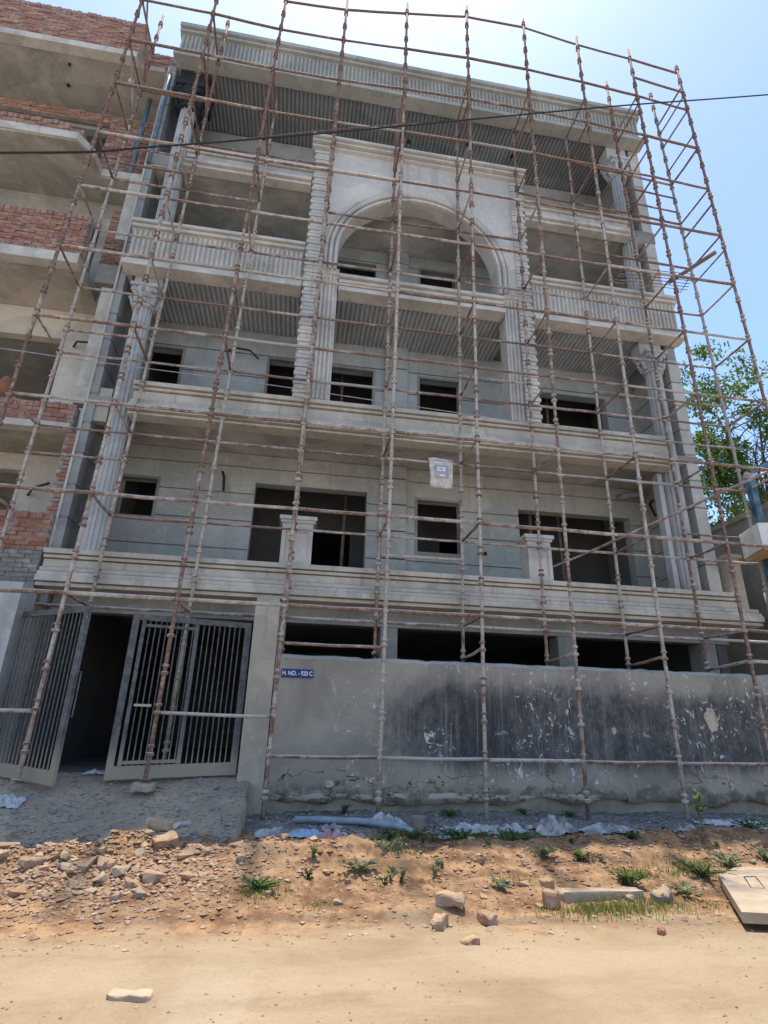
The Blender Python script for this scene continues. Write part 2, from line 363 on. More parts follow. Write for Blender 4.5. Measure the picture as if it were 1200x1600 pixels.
def mk(name, mesh, mat, parent=None, loc=None, rot=None, scale=None):
    o = bpy.data.objects.new(name, mesh); COL.objects.link(o)
    if mat is not None and not mesh.materials: mesh.materials.append(M[mat] if isinstance(mat, str) else mat)
    if loc is not None: o.location = loc
    if rot is not None: o.rotation_euler = rot
    if scale is not None: o.scale = scale
    if parent is not None: par(o, parent)
    return o
BASE = {}
def par(o, p):
    o.parent = p; o.matrix_parent_inverse = Matrix.Translation(-BASE.get(p.name, Vector((0, 0, 0))))
def thing(name, label, cat, loc=(0, 0, 0), group=None):
    e = bpy.data.objects.new(name, None); COL.objects.link(e); e.location = loc; e.empty_display_size = .2
    BASE[e.name] = Vector(loc); tag(e, label, cat, group); return e
def tag(o, label, cat, group=None):
    o['label'] = label; o['category'] = cat
    if group: o['group'] = group
    return o
def struct(o): o['kind'] = 'structure'; return o
def stuff(o): o['kind'] = 'stuff'; return o
def rough_edges(o, amt=.006, seed=0, fs=3.0):
    for v in o.data.vertices:
        c = v.co; d = noise.noise_vector(c*fs+Vector((seed, 0, 0)))
        v.co = c+d*amt
    return o

# ------------------------------------------------------------------ ground
def sst(a, b, x):
    t = max(0, min(1, (x-a)/(b-a))); return t*t*(3-2*t)
def fbm(x, y, s, o=4): return noise.fractal(Vector((x*s, y*s, 3.7)), 1.0, 2.0, o)
HEAPS = [(-2.2, 6.35, .55, .35, .16), (-1.35, 6.55, .5, .4, .20), (-3.1, 6.1, .7, .4, .12), (-.2, 6.4, .9, .4, .16), (.9, 6.35, .9, .4, .12),
         (1.35, 5.35, .4, .22, .09), (2.6, 6.6, 1.2, .4, .12), (4.3, 6.7, .9, .4, .16), (5.6, 6.9, 1.0, .5, .14), (-3.6, 5.5, .8, .4, .07), (.2, 5.5, .6, .3, .05)]
def gz(x, y):
    near = 1.0-sst(12, 30, abs(x-2)+abs(y-5))
    z = .10*sst(4.9, 6.2, y)+.14*sst(6.2, 7.6, y)+.06*sst(7.6, 8.6, y)
    for hx, hy, sx, sy, h in HEAPS:
        d = ((x-hx)/sx)**2+((y-hy)/sy)**2
        if d < 6: z += h*math.exp(-d)*(1+.5*fbm(x, y, 3.0))
    ver = sst(4.8, 5.6, y)
    for yc in (3.25, 4.25):
        d = (y+.9*(.5*fbm(x, 0, .35, 2))-yc)/.2
        if abs(d) < 3: z += -.018*math.exp(-d*d)+.012*math.exp(-(abs(d)-1.6)**2*2)
    z += (.012*fbm(x, y, .9, 3)+.004*fbm(x, y, 6, 3))*(1-ver)
    z += .006*max(0, fbm(x, y, 4, 4))*(1-ver)
    z += ver*(.035*fbm(x, y, 1.6, 5)+.028*abs(fbm(x, y, 6, 3))+.016*max(0, fbm(x, y, 15, 2)))
    return z*near
def grid_axis(lo, hi, step, far):
    a = [lo+step*i for i in range(int(round((hi-lo)/step))+1)]
    d = step; x = hi; out = []
    while x < far: d *= 1.6; x += d; out.append(x)
    d = step; x = lo; pre = []
    while x > -far: d *= 1.6; x -= d; pre.append(x)
    return pre[::-1]+a+out
gx = grid_axis(-6, 9.5, .04, 300); gy = grid_axis(2.6, 9.0, .034, 300)
gv = [(x, y, gz(x, y)) for y in gy for x in gx]; nx = len(gx)
gf = [(j*nx+i, j*nx+i+1, (j+1)*nx+i+1, (j+1)*nx+i) for j in range(len(gy)-1) for i in range(nx-1)]
gm = bpy.data.meshes.new('ground'); gm.from_pydata(gv, [], gf); gm.update(); gm.shade_smooth()
struct(mk('ground', gm, 'ground'))

# ramp up to the gate
def rz(x, y): return .17+.55*sst(6.85, 8.9, y)+.02*fbm(x, y, 2.0, 4)+.018*abs(fbm(x, y, 7, 3))+.05*math.exp(-((x+.9)/.45)**2-((y-8.2)/.35)**2)
mb = MB(); rx = [-7+.05*i for i in range(132)]; rx[-1] = -.45; ry = [6.85+.05*i for i in range(49)]
v = [(x+(.05*fbm(0, y, 3) if i == len(rx)-1 else 0), y+(.12*fbm(x, 0, 1.3) if j == 0 else 0), rz(x, y)) for j, y in enumerate(ry) for i, x in enumerate(rx)]
n = len(rx); f = [(j*n+i, j*n+i+1, (j+1)*n+i+1, (j+1)*n+i) for j in range(len(ry)-1) for i in range(n-1)]
edge = [j*n+n-1 for j in range(len(ry))]; o0 = len(v); v += [(v[i][0], v[i][1], -.05) for i in edge]
f += [(edge[j], o0+j, o0+j+1, edge[j+1]) for j in range(len(ry)-1)]
fr = list(range(n)); o0 = len(v); v += [(v[i][0], v[i][1]-.05, -.05) for i in fr]
f += [(fr[j], fr[j+1], o0+j+1, o0+j) for j in range(n-1)]
mb.add(v, f); struct(mb.build('ramp', 'ramp', smooth=True))
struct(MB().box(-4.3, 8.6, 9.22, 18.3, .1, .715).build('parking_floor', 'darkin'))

# ------------------------------------------------------------------ main building
B = thing('unfinished_house', 'unfinished grey plastered four storey house with arched portal behind scaffolding', 'house', (2.1, 12.0, .7))
XL, XR = -3.95, 8.25
FY, WY = 9.4, 11.1
def mould(prof, x0, x1, name, mat, parent=B, y=FY, ends=0.0):
    # prof list of (proj, z) top to bottom; closed back at y+.16
    q = [prof[0]]
    for (a1, z1), (a2, z2) in zip(prof, prof[1:]):
        if abs(a1-a2) >= .025 and z1-z2 < .035 and (a2, z2) != prof[-1]:
            lo = min(a1, a2)-.03; q += [(lo, z1-.001), (lo, z1-.017), (a2, z1-.018)]
        q.append((a2, z2))
    prof = q
    p = [(y-a*1.55, z) for a, z in prof]
    back = [(y+.16, prof[-1][1]), (y+.16, prof[0][1])]
    o = MB().prism(p+back, x0, x1).build(name, mat, parent); return o
FLP = (0, .12, .8, .97, 1.0, .97, .8, .12)
def flute_profile(x0, x1, pitch, amp, seg=8):
    n = int(round((x1-x0)/pitch)); pitch = (x1-x0)/n; out = []
    for i in range(n):
        for k in range(seg):
            u = k/seg; out.append((x0+(i+u)*pitch, amp*FLP[k]))
    out.append((x1, 0)); return out
def fluted_face(name, x0, x1, z0, z1, y, parent, mat, pitch=.1, amp=.05):
    pr = flute_profile(x0, x1, pitch, amp); m = MB()
    v = [(x, y-a, z0) for x, a in pr]+[(x, y-a, z1) for x, a in pr]; n = len(pr)
    m.add(v, [(i, i+1, n+i+1, n+i) for i in range(n-1)])
    return m.build(name, mat, parent)
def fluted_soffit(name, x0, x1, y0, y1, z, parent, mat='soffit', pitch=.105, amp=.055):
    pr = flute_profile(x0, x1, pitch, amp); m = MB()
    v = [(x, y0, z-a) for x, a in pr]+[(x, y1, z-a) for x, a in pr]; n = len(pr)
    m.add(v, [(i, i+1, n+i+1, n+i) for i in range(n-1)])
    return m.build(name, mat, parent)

# floor slabs
for zt, zb, y0 in ((3.72, 3.52, 9.56), (6.98, 6.84, 9.56), (10.2, 10.06, 9.56), (13.35, 13.0, 9.56), (16.55, 16.42, 9.56)):
    MB().box(XL-.14, XR-.02, y0, 18.0, zb, zt).build('floor_slab', 'raw', B)
# rear and side walls, partitions
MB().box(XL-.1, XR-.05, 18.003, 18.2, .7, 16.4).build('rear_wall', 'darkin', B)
for zb, zt in ((.72, 3.515), (3.725, 6.835), (6.985, 10.055), (10.205, 12.995), (13.355, 16.415)):
    if zb > 1:
        m = MB()
        for a, b in ((XL-.02, .2), (1.15, 3.4), (4.3, XR-.32)): m.box(a, b, 13.0, 13.15, zb, zt)
        m.box(.2, 1.15, 13.0, 13.15, zb+2.1, zt); m.box(3.4, 4.3, 13.0, 13.15, zb+2.1, zt)
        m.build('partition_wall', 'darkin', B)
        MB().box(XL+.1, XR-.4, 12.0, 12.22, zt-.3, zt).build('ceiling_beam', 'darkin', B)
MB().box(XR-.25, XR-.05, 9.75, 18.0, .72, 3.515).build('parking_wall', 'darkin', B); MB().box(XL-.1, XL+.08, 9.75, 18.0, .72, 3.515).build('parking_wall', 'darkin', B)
# stilt storey: beam, columns
MB().box(XL+.02, XR-.02, 9.7, 9.95, 3.05, 3.515).build('parking_beam', 'raw', B)
for cx in (-.35, 1.62, 4.9, 7.8):
    MB().box(cx-.15, cx+.15, 9.72, 10.1, .72, 3.045).build('parking_column', 'raw', B)
# side fins, grooved in courses
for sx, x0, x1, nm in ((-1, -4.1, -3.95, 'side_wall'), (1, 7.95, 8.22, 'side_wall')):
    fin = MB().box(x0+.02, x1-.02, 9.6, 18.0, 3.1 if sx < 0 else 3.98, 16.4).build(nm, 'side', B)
    z = 3.99; k = 0
    while z < 16.3:
        zt = min(z+.6, 16.39)
        if not (9.75 < (z+zt)/2 < 10.0):
            ye, yi, t_ = 9.585, WY-.03, .019
            if sx < 0: pl = [(x0, ye), (x1, ye), (x1, yi), (x1-t_, yi), (x1-t_, 9.599), (x0, 9.599)]
            else: pl = [(x0, ye), (x1, ye), (x1, 12.5), (x1-t_, 12.5), (x1-t_, 9.599), (x0+t_, 9.599), (x0+t_, yi), (x0, yi)]
            c = MB().prism(pl, z+.014, zt-.014, 'z')
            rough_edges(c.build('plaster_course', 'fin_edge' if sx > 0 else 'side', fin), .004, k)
        z += .61; k += 1
MB().box(-4.13, -4.09, 9.56, 9.66, 3.98, 16.3).build('fin_edge_strip', 'fin_edge', B)

# main recessed wall with grooved courses and openings
OPEN = {
 1: (3.72, 6.84, [(-1.07, 1.3, 3.72, 6.15), (2.40, 3.36, 4.88, 6.08), (4.72, 7.42, 3.72, 6.05), (-3.72, -3.02, 5.23, 6.05)], 'wall'),
 2: (6.98, 10.03, [(-3.70, -2.99, 8.1, 9.26), (-1.08, -.36, 7.2, 9.28), (.26, 1.34, 7.2, 9.26), (2.45, 3.43, 7.9, 9.23), (5.4, 7.22, 7.2, 9.23)], 'wall_up'),
 3: (10.2, 13.0, [(.28, 1.31, 10.2, 12.5), (2.46, 3.39, 11.2, 12.56), (-3.0, -1.2, 10.2, 12.4), (5.4, 7.2, 10.2, 12.4)], 'wall_up'),
 4: (13.35, 16.38, [(-2.6, -.9, 13.35, 15.4), (5.2, 7.0, 13.35, 15.4), (1.0, 3.2, 13.35, 15.4)], 'wall_up')}
def cells(m, x0, x1, z0, z1, y0, y1, opens):
    xs = sorted({x0, x1}|{v for o in opens for v in o[:2] if x0 < v < x1})
    zs = sorted({z0, z1}|{v for o in opens for v in o[2:] if z0 < v < z1})
    any_ = False
    for zi in range(len(zs)-1):
        run = None
        for xi in range(len(xs)-1):
            cx = (xs[xi]+xs[xi+1])/2; cz = (zs[zi]+zs[zi+1])/2
            hole = any(a < cx < b and c < cz < d for a, b, c, d in opens)
            if not hole: run = (run[0], xs[xi+1]) if run else (xs[xi], xs[xi+1])
            if (hole or xi == len(xs)-2) and run:
                m.box(run[0], run[1], y0, y1, zs[zi], zs[zi+1]); any_ = True; run = None
    return any_
def split_boxes(m):
    bx = [m.v[i:i+8] for i in range(0, len(m.v), 8)]
    rc = [(b[0][0], b[7][0], b[0][2], b[7][2]) for b in bx]; grp = list(range(len(bx)))
    def root(i):
        while grp[i] != i: i = grp[i]
        return i
    for i in range(len(bx)):
        for j in range(i):
            a, b = rc[i], rc[j]; e = 1e-5
            if a[0] <= b[1]+e and b[0] <= a[1]+e and a[2] <= b[3]+e and b[2] <= a[3]+e:
                ox = min(a[1], b[1])-max(a[0], b[0]); oz = min(a[3], b[3])-max(a[2], b[2])
                if ox > e or oz > e: grp[root(i)] = root(j)
    out = {}
    for i, r in enumerate(rc):
        q = out.setdefault(root(i), MB()); q.box(r[0], r[1], bx[i][0][1], bx[i][7][1], r[2], r[3])
    return list(out.values())
for lv, (z0, z1, ops, mt) in OPEN.items():
    m = MB(); cells(m, XL+.0, XR-.27, z0+.003, z1-.003, WY, WY+.2, ops); wl = m.build('wall', mt, B)
    g = [z0+.04]; base = 4.67 if lv == 1 else z0+.55
    z = base
    while z < z1-.2: g.append(z); z += .605
    g.append(z1-.04)
    for k in range(len(g)-1):
        m = MB()
        grown = [(a-.0, b+.0, c, d) for a, b, c, d in ops]
        cells(m, XL+.003, XR-.273, g[k]+.016, g[k+1]-.016, WY-.045, WY-.003, grown)
        for comp in split_boxes(m):
            rough_edges(comp.build('plaster_course', mt, wl), .003, k+lv*9)
        # pilaster in the middle
        MB().box(1.62, 2.14, WY-.15, WY-.047, g[k]+.016, g[k+1]-.016).build('pilaster_course', mt, wl)
    for a, b, c, d in ops:
        if b-a < 1.2 and c > z0+.1:      # rough cement surround round window openings
            m = MB(); e = .05; yy0, yy1 = WY-.06, WY+.05
            m.box(a-e, a+.008, yy0, yy1, c-e, d+e); m.box(b-.008, b+e, yy0, yy1, c-e, d+e)
            m.box(a+.0085, b-.0085, yy0, yy1, d-.008, d+e); m.box(a+.0085, b-.0085, yy0, yy1, c-e, c+.008)
            rough_edges(m.build('window_surround', 'raw', B), .008, a)

# band at first floor
P1 = [(.06, 3.98), (.06, 3.90), (.03, 3.885), (.03, 3.835), (.0, 3.82), (.0, 3.69), (.05, 3.675), (.05, 3.61), (.085, 3.595), (.085, 3.535), (.11, 3.52), (.11, 3.43), (.07, 3.41), (.07, 3.36), (-.1, 3.34)]
mould([p for p in P1], -4.08, 8.33, 'balcony_band', 'band')
mould([(a+.004, z) for a, z in P1 if z < 3.68], 8.335, 8.68, 'band_return', 'band')
pb = MB().box(8.36, 8.62, 9.46, 9.9, 3.69, 4.72); pb.build('end_pier', 'band', B)
MB().box(8.33, 8.66, 9.42, 9.93, 4.723, 4.80).build('pier_cap', 'band', B)
# band at second floor
P2 = [(.06, 7.25), (.06, 7.17), (.03, 7.155), (.03, 7.10), (.0, 7.085), (.0, 6.87), (.05, 6.855), (.05, 6.79), (.085, 6.775), (.085, 6.70), (.11, 6.685), (.11, 6.61), (.06, 6.59), (.06, 6.55), (-.1, 6.53)]
mould(P2, -3.28, 7.42, 'balcony_band', 'band')
MB().box(-3.98, -3.72, 9.63, 9.8, 6.5, 7.2).build('side_panel', 'band', B)
# third floor fluted parapets, broken by the portal
TOP = [(.09, 11.07), (.09, 11.0), (.055, 10.975), (.055, 10.91), (.02, 10.88), (-.02, 10.86)]
BOT = [(-.02, 10.115), (.03, 10.10), (.03, 10.04), (.07, 10.02), (.07, 9.95), (.11, 9.93), (.11, 9.84), (-.02, 9.83)]
for x0, x1 in ((XL-.02, -.45), (4.65, XR+.02)):
    par3 = MB().box(x0+.02, x1-.02, 9.425, 9.55, 9.86, 11.03).build('parapet', 'band_light', B)
    mould(TOP, x0, x1, 'coping', 'band_light', par3); mould(BOT, x0, x1, 'lower_moulding', 'band_light', par3)
    fluted_face('fluting', x0+.02, x1-.02, 10.11, 10.865, 9.422, par3, 'band_light')
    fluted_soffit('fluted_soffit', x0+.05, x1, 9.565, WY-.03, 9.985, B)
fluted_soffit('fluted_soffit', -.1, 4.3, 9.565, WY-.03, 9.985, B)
# side returns of the parapets
for x in (XL-.02, XR-.1):
    MB().box(x+.01, x+.11, 9.56, 11.4 if x > 0 else 10.4, 9.86, 11.03).build('parapet_return', 'band_light', B)
# central band between the pilasters
CB = [(.08, 10.42), (.08, 10.34), (.04, 10.32), (.04, 10.25), (.0, 10.235), (.0, 10.14), (.05, 10.125), (.05, 10.06), (.09, 10.04), (.09, 9.96), (.03, 9.94), (-.1, 9.93)]
mould([(a, z-.05) for a, z in CB], .32, 3.98, 'central_band', 'band_light')
# fourth floor bands
P4 = [(.05, 13.47), (.05, 13.40), (.02, 13.385), (.02, 13.33), (-.01, 13.315), (-.01, 13.14), (.04, 13.125), (.04, 13.06), (.07, 13.045), (.07, 12.95), (.03, 12.93), (.03, 12.86), (-.1, 12.85)]
mould(P4, -3.24, -.45, 'balcony_band', 'band_light'); mould(P4, 4.65, 7.4, 'balcony_band', 'band_light')
for zc, x0, x1 in ((6.835, -3.94, 7.93), (12.995, -3.94, 7.93)):
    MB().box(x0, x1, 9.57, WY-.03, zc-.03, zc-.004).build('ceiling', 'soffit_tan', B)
# roof fascia
RT = [(.10, 17.52), (.10, 17.40), (.06, 17.37), (.06, 17.30), (.02, 17.27), (-.02, 17.25)]
RB = [(-.02, 16.60), (.03, 16.585), (.03, 16.52), (.07, 16.50), (.07, 16.42), (.11, 16.40), (.11, 16.29), (-.02, 16.28)]
rf = MB().box(XL+.02, XR-.02, 9.425, 9.58, 16.3, 17.48).build('roof_fascia', 'fascia', B)
mould(RT, XL-.02, XR+.02, 'coping', 'fascia', rf); mould(RB, XL-.02, XR+.02, 'lower_moulding', 'fascia', rf)
fluted_face('fluting', XL+.02, XR-.02, 16.595, 17.255, 9.422, rf, 'fascia')
for x in (XL-.0, XR-.12):
    MB().box(x, x+.12, 9.59, 18.0, 16.3, 17.5).build('parapet_return', 'fascia', B)
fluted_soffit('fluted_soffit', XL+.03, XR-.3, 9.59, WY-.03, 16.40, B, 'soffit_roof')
MB().box(2.02, 2.2, 9.42, 9.62, 17.525, 17.62).build('roof_stub', 'raw', B)

# portal: arch wall, arch mouldings, pilasters, quoins
AX, AZ, AR = 2.06, 11.0, 1.80
def arch_pts(r, zb, seg=36):
    pts = [(AX-r, zb)]+[(AX-r*math.cos(PI*k/seg), AZ+r*math.sin(PI*k/seg)) for k in range(seg+1)]+[(AX+r, zb)]
    return pts
PY0, PY1 = 9.34, 9.72
inner = arch_pts(AR, 10.424); x0, x1, zt = -.115, 4.31, 14.02
m = MB()
def outer(p):
    x, z = p
    dx, dz = x-AX, max(z-AZ, 0)
    if z <= AZ: return (x0 if dx < 0 else x1, z)
    k = min((x1-AX if dx > 0 else AX-x0)/max(abs(dx), 1e-6), (zt-AZ)/max(dz, 1e-6)); return (AX+dx*k, AZ+dz*k)
# outer boundary with exact corners
inn = []; out_ = []
for p in inner: inn.append(p); out_.append(outer(p))
for yy in (PY0, PY1):
    o = len(m.v)
    m.v += [(a, yy, b) for a, b in inn]+[(a, yy, b) for a, b in out_]
    n = len(inn); m.f += [(o+i, o+i+1, o+n+i+1, o+n+i) for i in range(n-1)]
n = len(inn); m.f += [(i, i+1, 2*n+i+1, 2*n+i) for i in range(n-1)]
# fill the corners
for sx in (x0, x1):
    pass
m.add([(x0, PY0+.0005, zt-.9), (x0+1.25, PY0+.0005, zt), (x0, PY0+.0005, zt)], [(0, 1, 2)])
m.add([(x1, PY0+.0005, zt-.9), (x1-1.25, PY0+.0005, zt), (x1, PY0+.0005, zt)], [(0, 1, 2)])
m.box(x0, x1, PY0+.03, PY1+.002, zt-.004, zt+.02)
pw = m.build('portal_wall', 'portal', B)
for r, pr, h in ((AR+.045, .06, .075), (AR+.155, .10, .085), (AR+.26, .07, .075)):
    pa = arch_pts(r, 10.424, 40); m = MB(); v = []; f = []
    for i, (a, b) in enumerate(pa):
        if i == 0 or i == len(pa)-1: nx_, nz_ = (-1 if i == 0 else 1, 0)
        else:
            d = Vector((a-AX, 0, b-AZ)).normalized(); nx_, nz_ = d.x, d.z
        w = h/2
        for (t, yy) in ((-w, PY0+.02), (-w, PY0-pr*.7), (-w*.4, PY0-pr), (w*.4, PY0-pr), (w, PY0-pr*.7), (w, PY0+.02)):
            v.append((a+nx_*t, yy, b+nz_*t))
    for i in range(len(pa)-1):
        for k in range(5): f.append((i*6+k, i*6+k+1, (i+1)*6+k+1, (i+1)*6+k))
    m.add(v, f).build('arch_moulding', 'band_light', pw)
for xa, xb in ((-.1, .3), (4.0, 4.3)):
    MB().box(xa, xb, 9.37, 9.75, 7.26, 10.41).build('pilaster', 'portal', B)
    fluted_face('fluting', xa+.03, xb-.03, 7.27, 10.3, 9.368, B, 'band_light', .085, .05)
    m = MB().prism([(9.28, 10.47), (9.28, 10.43), (9.31, 10.41), (9.31, 10.36), (9.35, 10.34), (9.35, 10.28), (9.37, 10.28), (9.37, 10.47)], xa-.02, xb+.02)
    m.build('pilaster_cap', 'band_light', B)
qa = MB().box(0, .33, -.05, 0, 0, .082).mesh('quoin_block'); qb = MB().box(0, .285, -.042, 0, 0, .082).mesh('quoin_block')
for m_ in (qa, qb): m_.materials.append(M['band_light'])
for sx, xa in ((-1, -.43), (1, 4.30)):
    core = MB().box(xa+.012, xa+.325, 9.35, 9.72, 7.255, 14.01).build('quoin_pier', 'portal', B)
    z = 7.262; k = 0
    while z < 13.92:
        q = mk('quoin_block', qa if k % 2 else qb, None, core, loc=(xa if (k % 2 or sx > 0) else xa+.04, 9.35-random.uniform(0, .006), z))
        # side blocks round the corner
        if sx < 0 and k % 2 == 0: q.location.x = xa+.047
        z += .0985; k += 1
PC = [(.16, 14.27), (.16, 14.2), (.12, 14.17), (.12, 14.12), (.07, 14.09), (.07, 14.04), (.02, 14.02)]
mould([(a+.015, z) for a, z in PC], -.5, 4.7, 'portal_cornice', 'portal')
MB().box(-.44, 4.64, 9.57, 9.74, 14.025, 14.26).build('portal_top', 'portal', B)

# round fluted columns with capitals
def fluted_column(cx, cy, z0, z1, r, nfl=13):
    m = MB(); n = nfl*4; rings = [(z0, 1.0), ((z0+z1)/2, .97), (z1, .93)]; v = []; f = []
    for z, s in rings:
        for k in range(n):
            a = 2*PI*k/n; u = (k % 4); rr = r*s*(1.0 if u in (0, 1) else .80 if u == 2 else .84)
            v.append((cx+rr*math.cos(a), cy+rr*math.sin(a), z))
    for i in range(2):
        for k in range(n):
            k2 = (k+1) % n; f.append((i*n+k, i*n+k2, (i+1)*n+k2, (i+1)*n+k))
    return m.add(v, f)
def capital(cx, cy, z0, h, r, mat, parent):
    m = MB(); m.lathe([(r*.95, z0), (r*1.15, z0+.02*h), (r*1.15, z0+.10*h), (r*.98, z0+.12*h), (r*1.05, z0+.45*h), (r*1.22, z0+.75*h), (r*1.32, z0+.86*h)], cx, cy, 24)
    s = r*1.36; m.box(cx-s, cx+s, cy-s, cy+s, z0+.865*h, z0+h)
    for k in range(8):      # leaves and volutes
        a = 2*PI*k/8+.2; c = Vector((cx+math.cos(a)*r*1.1, cy+math.sin(a)*r*1.1, z0))
        o = Vector((math.cos(a), math.sin(a), 0)); sd_ = Vector((-o.y, o.x, 0))
        p = [c+Vector((0, 0, .15*h)), c+o*r*.12+Vector((0, 0, .38*h)), c+o*r*.38+Vector((0, 0, .56*h)), c+o*r*.55+Vector((0, 0, .50*h))]
        m.tube(p, [r*.22, r*.26, r*.2, r*.1], 6)
    for k in range(4):
        a = PI/4+PI/2*k; c = Vector((cx+math.cos(a)*r*1.4, cy+math.sin(a)*r*1.4, z0+.76*h)); t = Vector((-math.sin(a), math.cos(a), 0))
        m.tube([c-t*r*.24, c+t*r*.24], r*.27, 10)
    return m.build('capital', mat, parent)
for cx in (-3.5, 7.56):
    co = fluted_column(cx, 9.62, 3.99, 9.03, .185).build('column', 'column', B)
    capital(cx, 9.62, 9.03, .5, .19, 'column', co)
    MB().box(cx-.27, cx+.27, 9.45+.12, 9.9, 9.535, 9.84).build('impost_block', 'column', co)
    co2 = fluted_column(cx, 9.68, 11.08, 14.9 if cx < 0 else 15.2, .185).build('column', 'column', B)
    if cx < 0:
        capital(cx, 9.72, 14.9, .75, .24, 'dark_cap', co2); MB().box(cx-.34, cx+.34, 9.6, 10.3, 15.655, 16.27).build('impost_block', 'dark_cap', co2)
    else:
        capital(cx, 9.68, 15.2, .6, .2, 'column', co2); MB().box(cx-.28, cx+.28, 9.56, 9.95, 15.805, 16.27).build('impost_block', 'column', co2)
# square fluted jambs beside the columns
for x0_, x1_ in ((7.22, 7.33),):
    MB().box(x0_, x1_, 9.6, 9.78, 3.99, 6.52).build('jamb', 'column', B)
# panelled piers on the first floor band
for x0_, x1_ in ((-.42, .22), (4.12, 4.68)):
    pr = MB().box(x0_+.05, x1_-.05, 9.45, 9.8, 3.985, 4.70).build('balcony_pier', 'portal', B)
    a, b = x0_+.05, x1_-.05
    m = MB(); m.box(a, a+.07, 9.425, 9.449, 4.0, 4.66); m.box(b-.07, b, 9.425, 9.449, 4.0, 4.66); m.box(a+.0705, b-.0705, 9.425, 9.449, 4.59, 4.66); m.box(a+.0705, b-.0705, 9.425, 9.449, 4.0, 4.07)
    m.build('pier_panel_frame', 'band_light', pr)
    m = MB()
    for i, (e, za, zb) in enumerate(((0, 4.70, 4.76), (.03, 4.7605, 4.81), (.06, 4.8105, 4.88))): m.box(a-e, b+e, 9.45-e, 9.8+e, za, zb)
    m.build('pier_cap', 'band_light', pr)
for px_, py_, z0_, z1_, ln in ((5.15, 11.6, 3.73, 6.75, .1), (6.3, 12.2, 3.73, 6.75, -.08), (.9, 12.4, 3.73, 6.75, .05), (6.0, 11.9, 6.99, 9.9, .08), (.7, 11.8, 6.99, 9.9, -.06)):
    MB().tube([(px_, py_, z0_), (px_+ln, py_, z1_)], .04, 8).build('timber_prop', 'wood', B)
# conduits and pipe stubs
def stub(pts, r, mat, name='conduit_stub'): return MB().tube(pts, r, 8).build(name, mat, B, smooth=True)
stub([(-2.1, WY-.03, 9.35), (-1.8, WY-.3, 9.28), (-1.5, WY-.35, 9.22), (-1.3, WY-.36, 9.02)], .022, 'blacktube')
stub([(-1.78, WY-.03, 6.35), (-1.72, WY-.12, 6.2), (-1.68, WY-.2, 5.85)], .025, 'blacktube')
stub([(7.75, 10.6, 6.35), (7.6, 10.5, 6.2), (7.55, 10.3, 5.85)], .03, 'blacktube')
stub([(7.75, 10.4, 5.7), (7.62, 10.3, 5.3), (7.6, 10.3, 4.6), (7.72, 10.35, 4.0)], .03, 'pvc')
stub([(7.2, WY-.05, 6.55), (7.45, WY-.3, 6.55), (7.75, WY-.3, 6.55)], .07, 'pvc')
stub([(-3.9, 9.9, 6.62), (-3.6, 9.9, 6.6), (-3.35, 9.95, 6.6)], .055, 'pvc')
stub([(7.85, 10.2, 12.5), (7.5, 10.2, 12.45)], .07, 'pvc'); stub([(7.85, 10.2, 11.7), (7.5, 10.2, 11.65)], .06, 'pvc')
stub([(3.9, WY-.02, 4.95), (3.9, WY-.05, 4.95)], .05, 'blacktube', 'socket_hole'); 
for px_, py_ in ((2.0, 10.4), (4.9, 10.3), (3.6, 10.2)): stub([(px_, py_, 16.38), (px_, py_, 16.30)], .045, 'blacktube', 'ceiling_hole')
stub([(-4.05, 9.55, 13.0), (-4.05, 9.55, 16.0)], .05, 'bluepvc', 'drain_pipe')

# ------------------------------------------------------------------ brick neighbour on the left
NB = thing('brick_house', 'cream neighbouring house with raw red brick balcony parapets and concrete soffits', 'house', (-6.2, 11.0, .7))
BL, BH = .225, .072
bmeshes = []
for k in range(4):
    m = MB().box(0, BL-.012, 0, .1, 0, BH-.012); me = m.mesh('brick')
    rr = random.Random(k)
    for v_ in me.vertices: v_.co += Vector((rr.uniform(-.004, .004), rr.uniform(-.006, .006), rr.uniform(-.003, .003)))
    me.materials.append(M['brick']); bmeshes.append(me)
bheads = []
for k in range(2):
    me = MB().box(0, .1, 0, .1, 0, .11).mesh('brick'); me.materials.append(M['brick']); bheads.append(me)
gbricks = []
for me in bmeshes[:2]:
    g = me.copy(); g.materials.clear(); g.materials.append(M['brick_grey']); gbricks.append(g)
def brick_panel(name, x0, x1, z0, z1, y, thick=.22, joined=False, cap=True, missing=0.0, grey=None, mort='mortar'):
    zc = z1-(.115 if cap else 0)
    p = MB().box(x0+.01, x1-.01, y+.012, y+thick, z0, z1-.004).build(name, 'mortar', NB)
    jm = MB(); rows = int((zc-z0)/BH)
    hh = (zc-z0)/max(rows, 1)
    for r in range(rows):
        x = x0-(BL/2 if r % 2 else 0)
        while x < x1-.03:
            a, b = max(x, x0), min(x+BL, x1)
            if b-a > .05 and random.random() > missing:
                yy = y+random.uniform(-.022, .004)
                if joined: jm.box(a+.005, b-.006, yy, yy+.05, z0+r*hh+.005, z0+(r+1)*hh-.006)
                else:
                    src = random.choice(gbricks if grey and grey((a+b)/2, z0+r*hh) else bmeshes)
                    mk('brick', src, None, p, loc=(a, yy, z0+r*hh+.005), scale=((b-a)/BL, 1, hh/BH))
            x += BL
    if cap:
        x = x0
        while x < x1-.05:
            yy = y+random.uniform(-.03, .0)
            if joined: jm.box(x+.006, x+.1, yy, yy+thick, zc+.004, z1+random.uniform(-.01, .012))
            else: mk('brick', random.choice(bheads), None, p, loc=(x, yy, zc+.004), scale=(1, 2.1, random.uniform(.9, 1.05)))
            x += .112
    if joined: stuff(jm.build('brick_courses', 'brick_far', p))
    return p
NY = 9.2
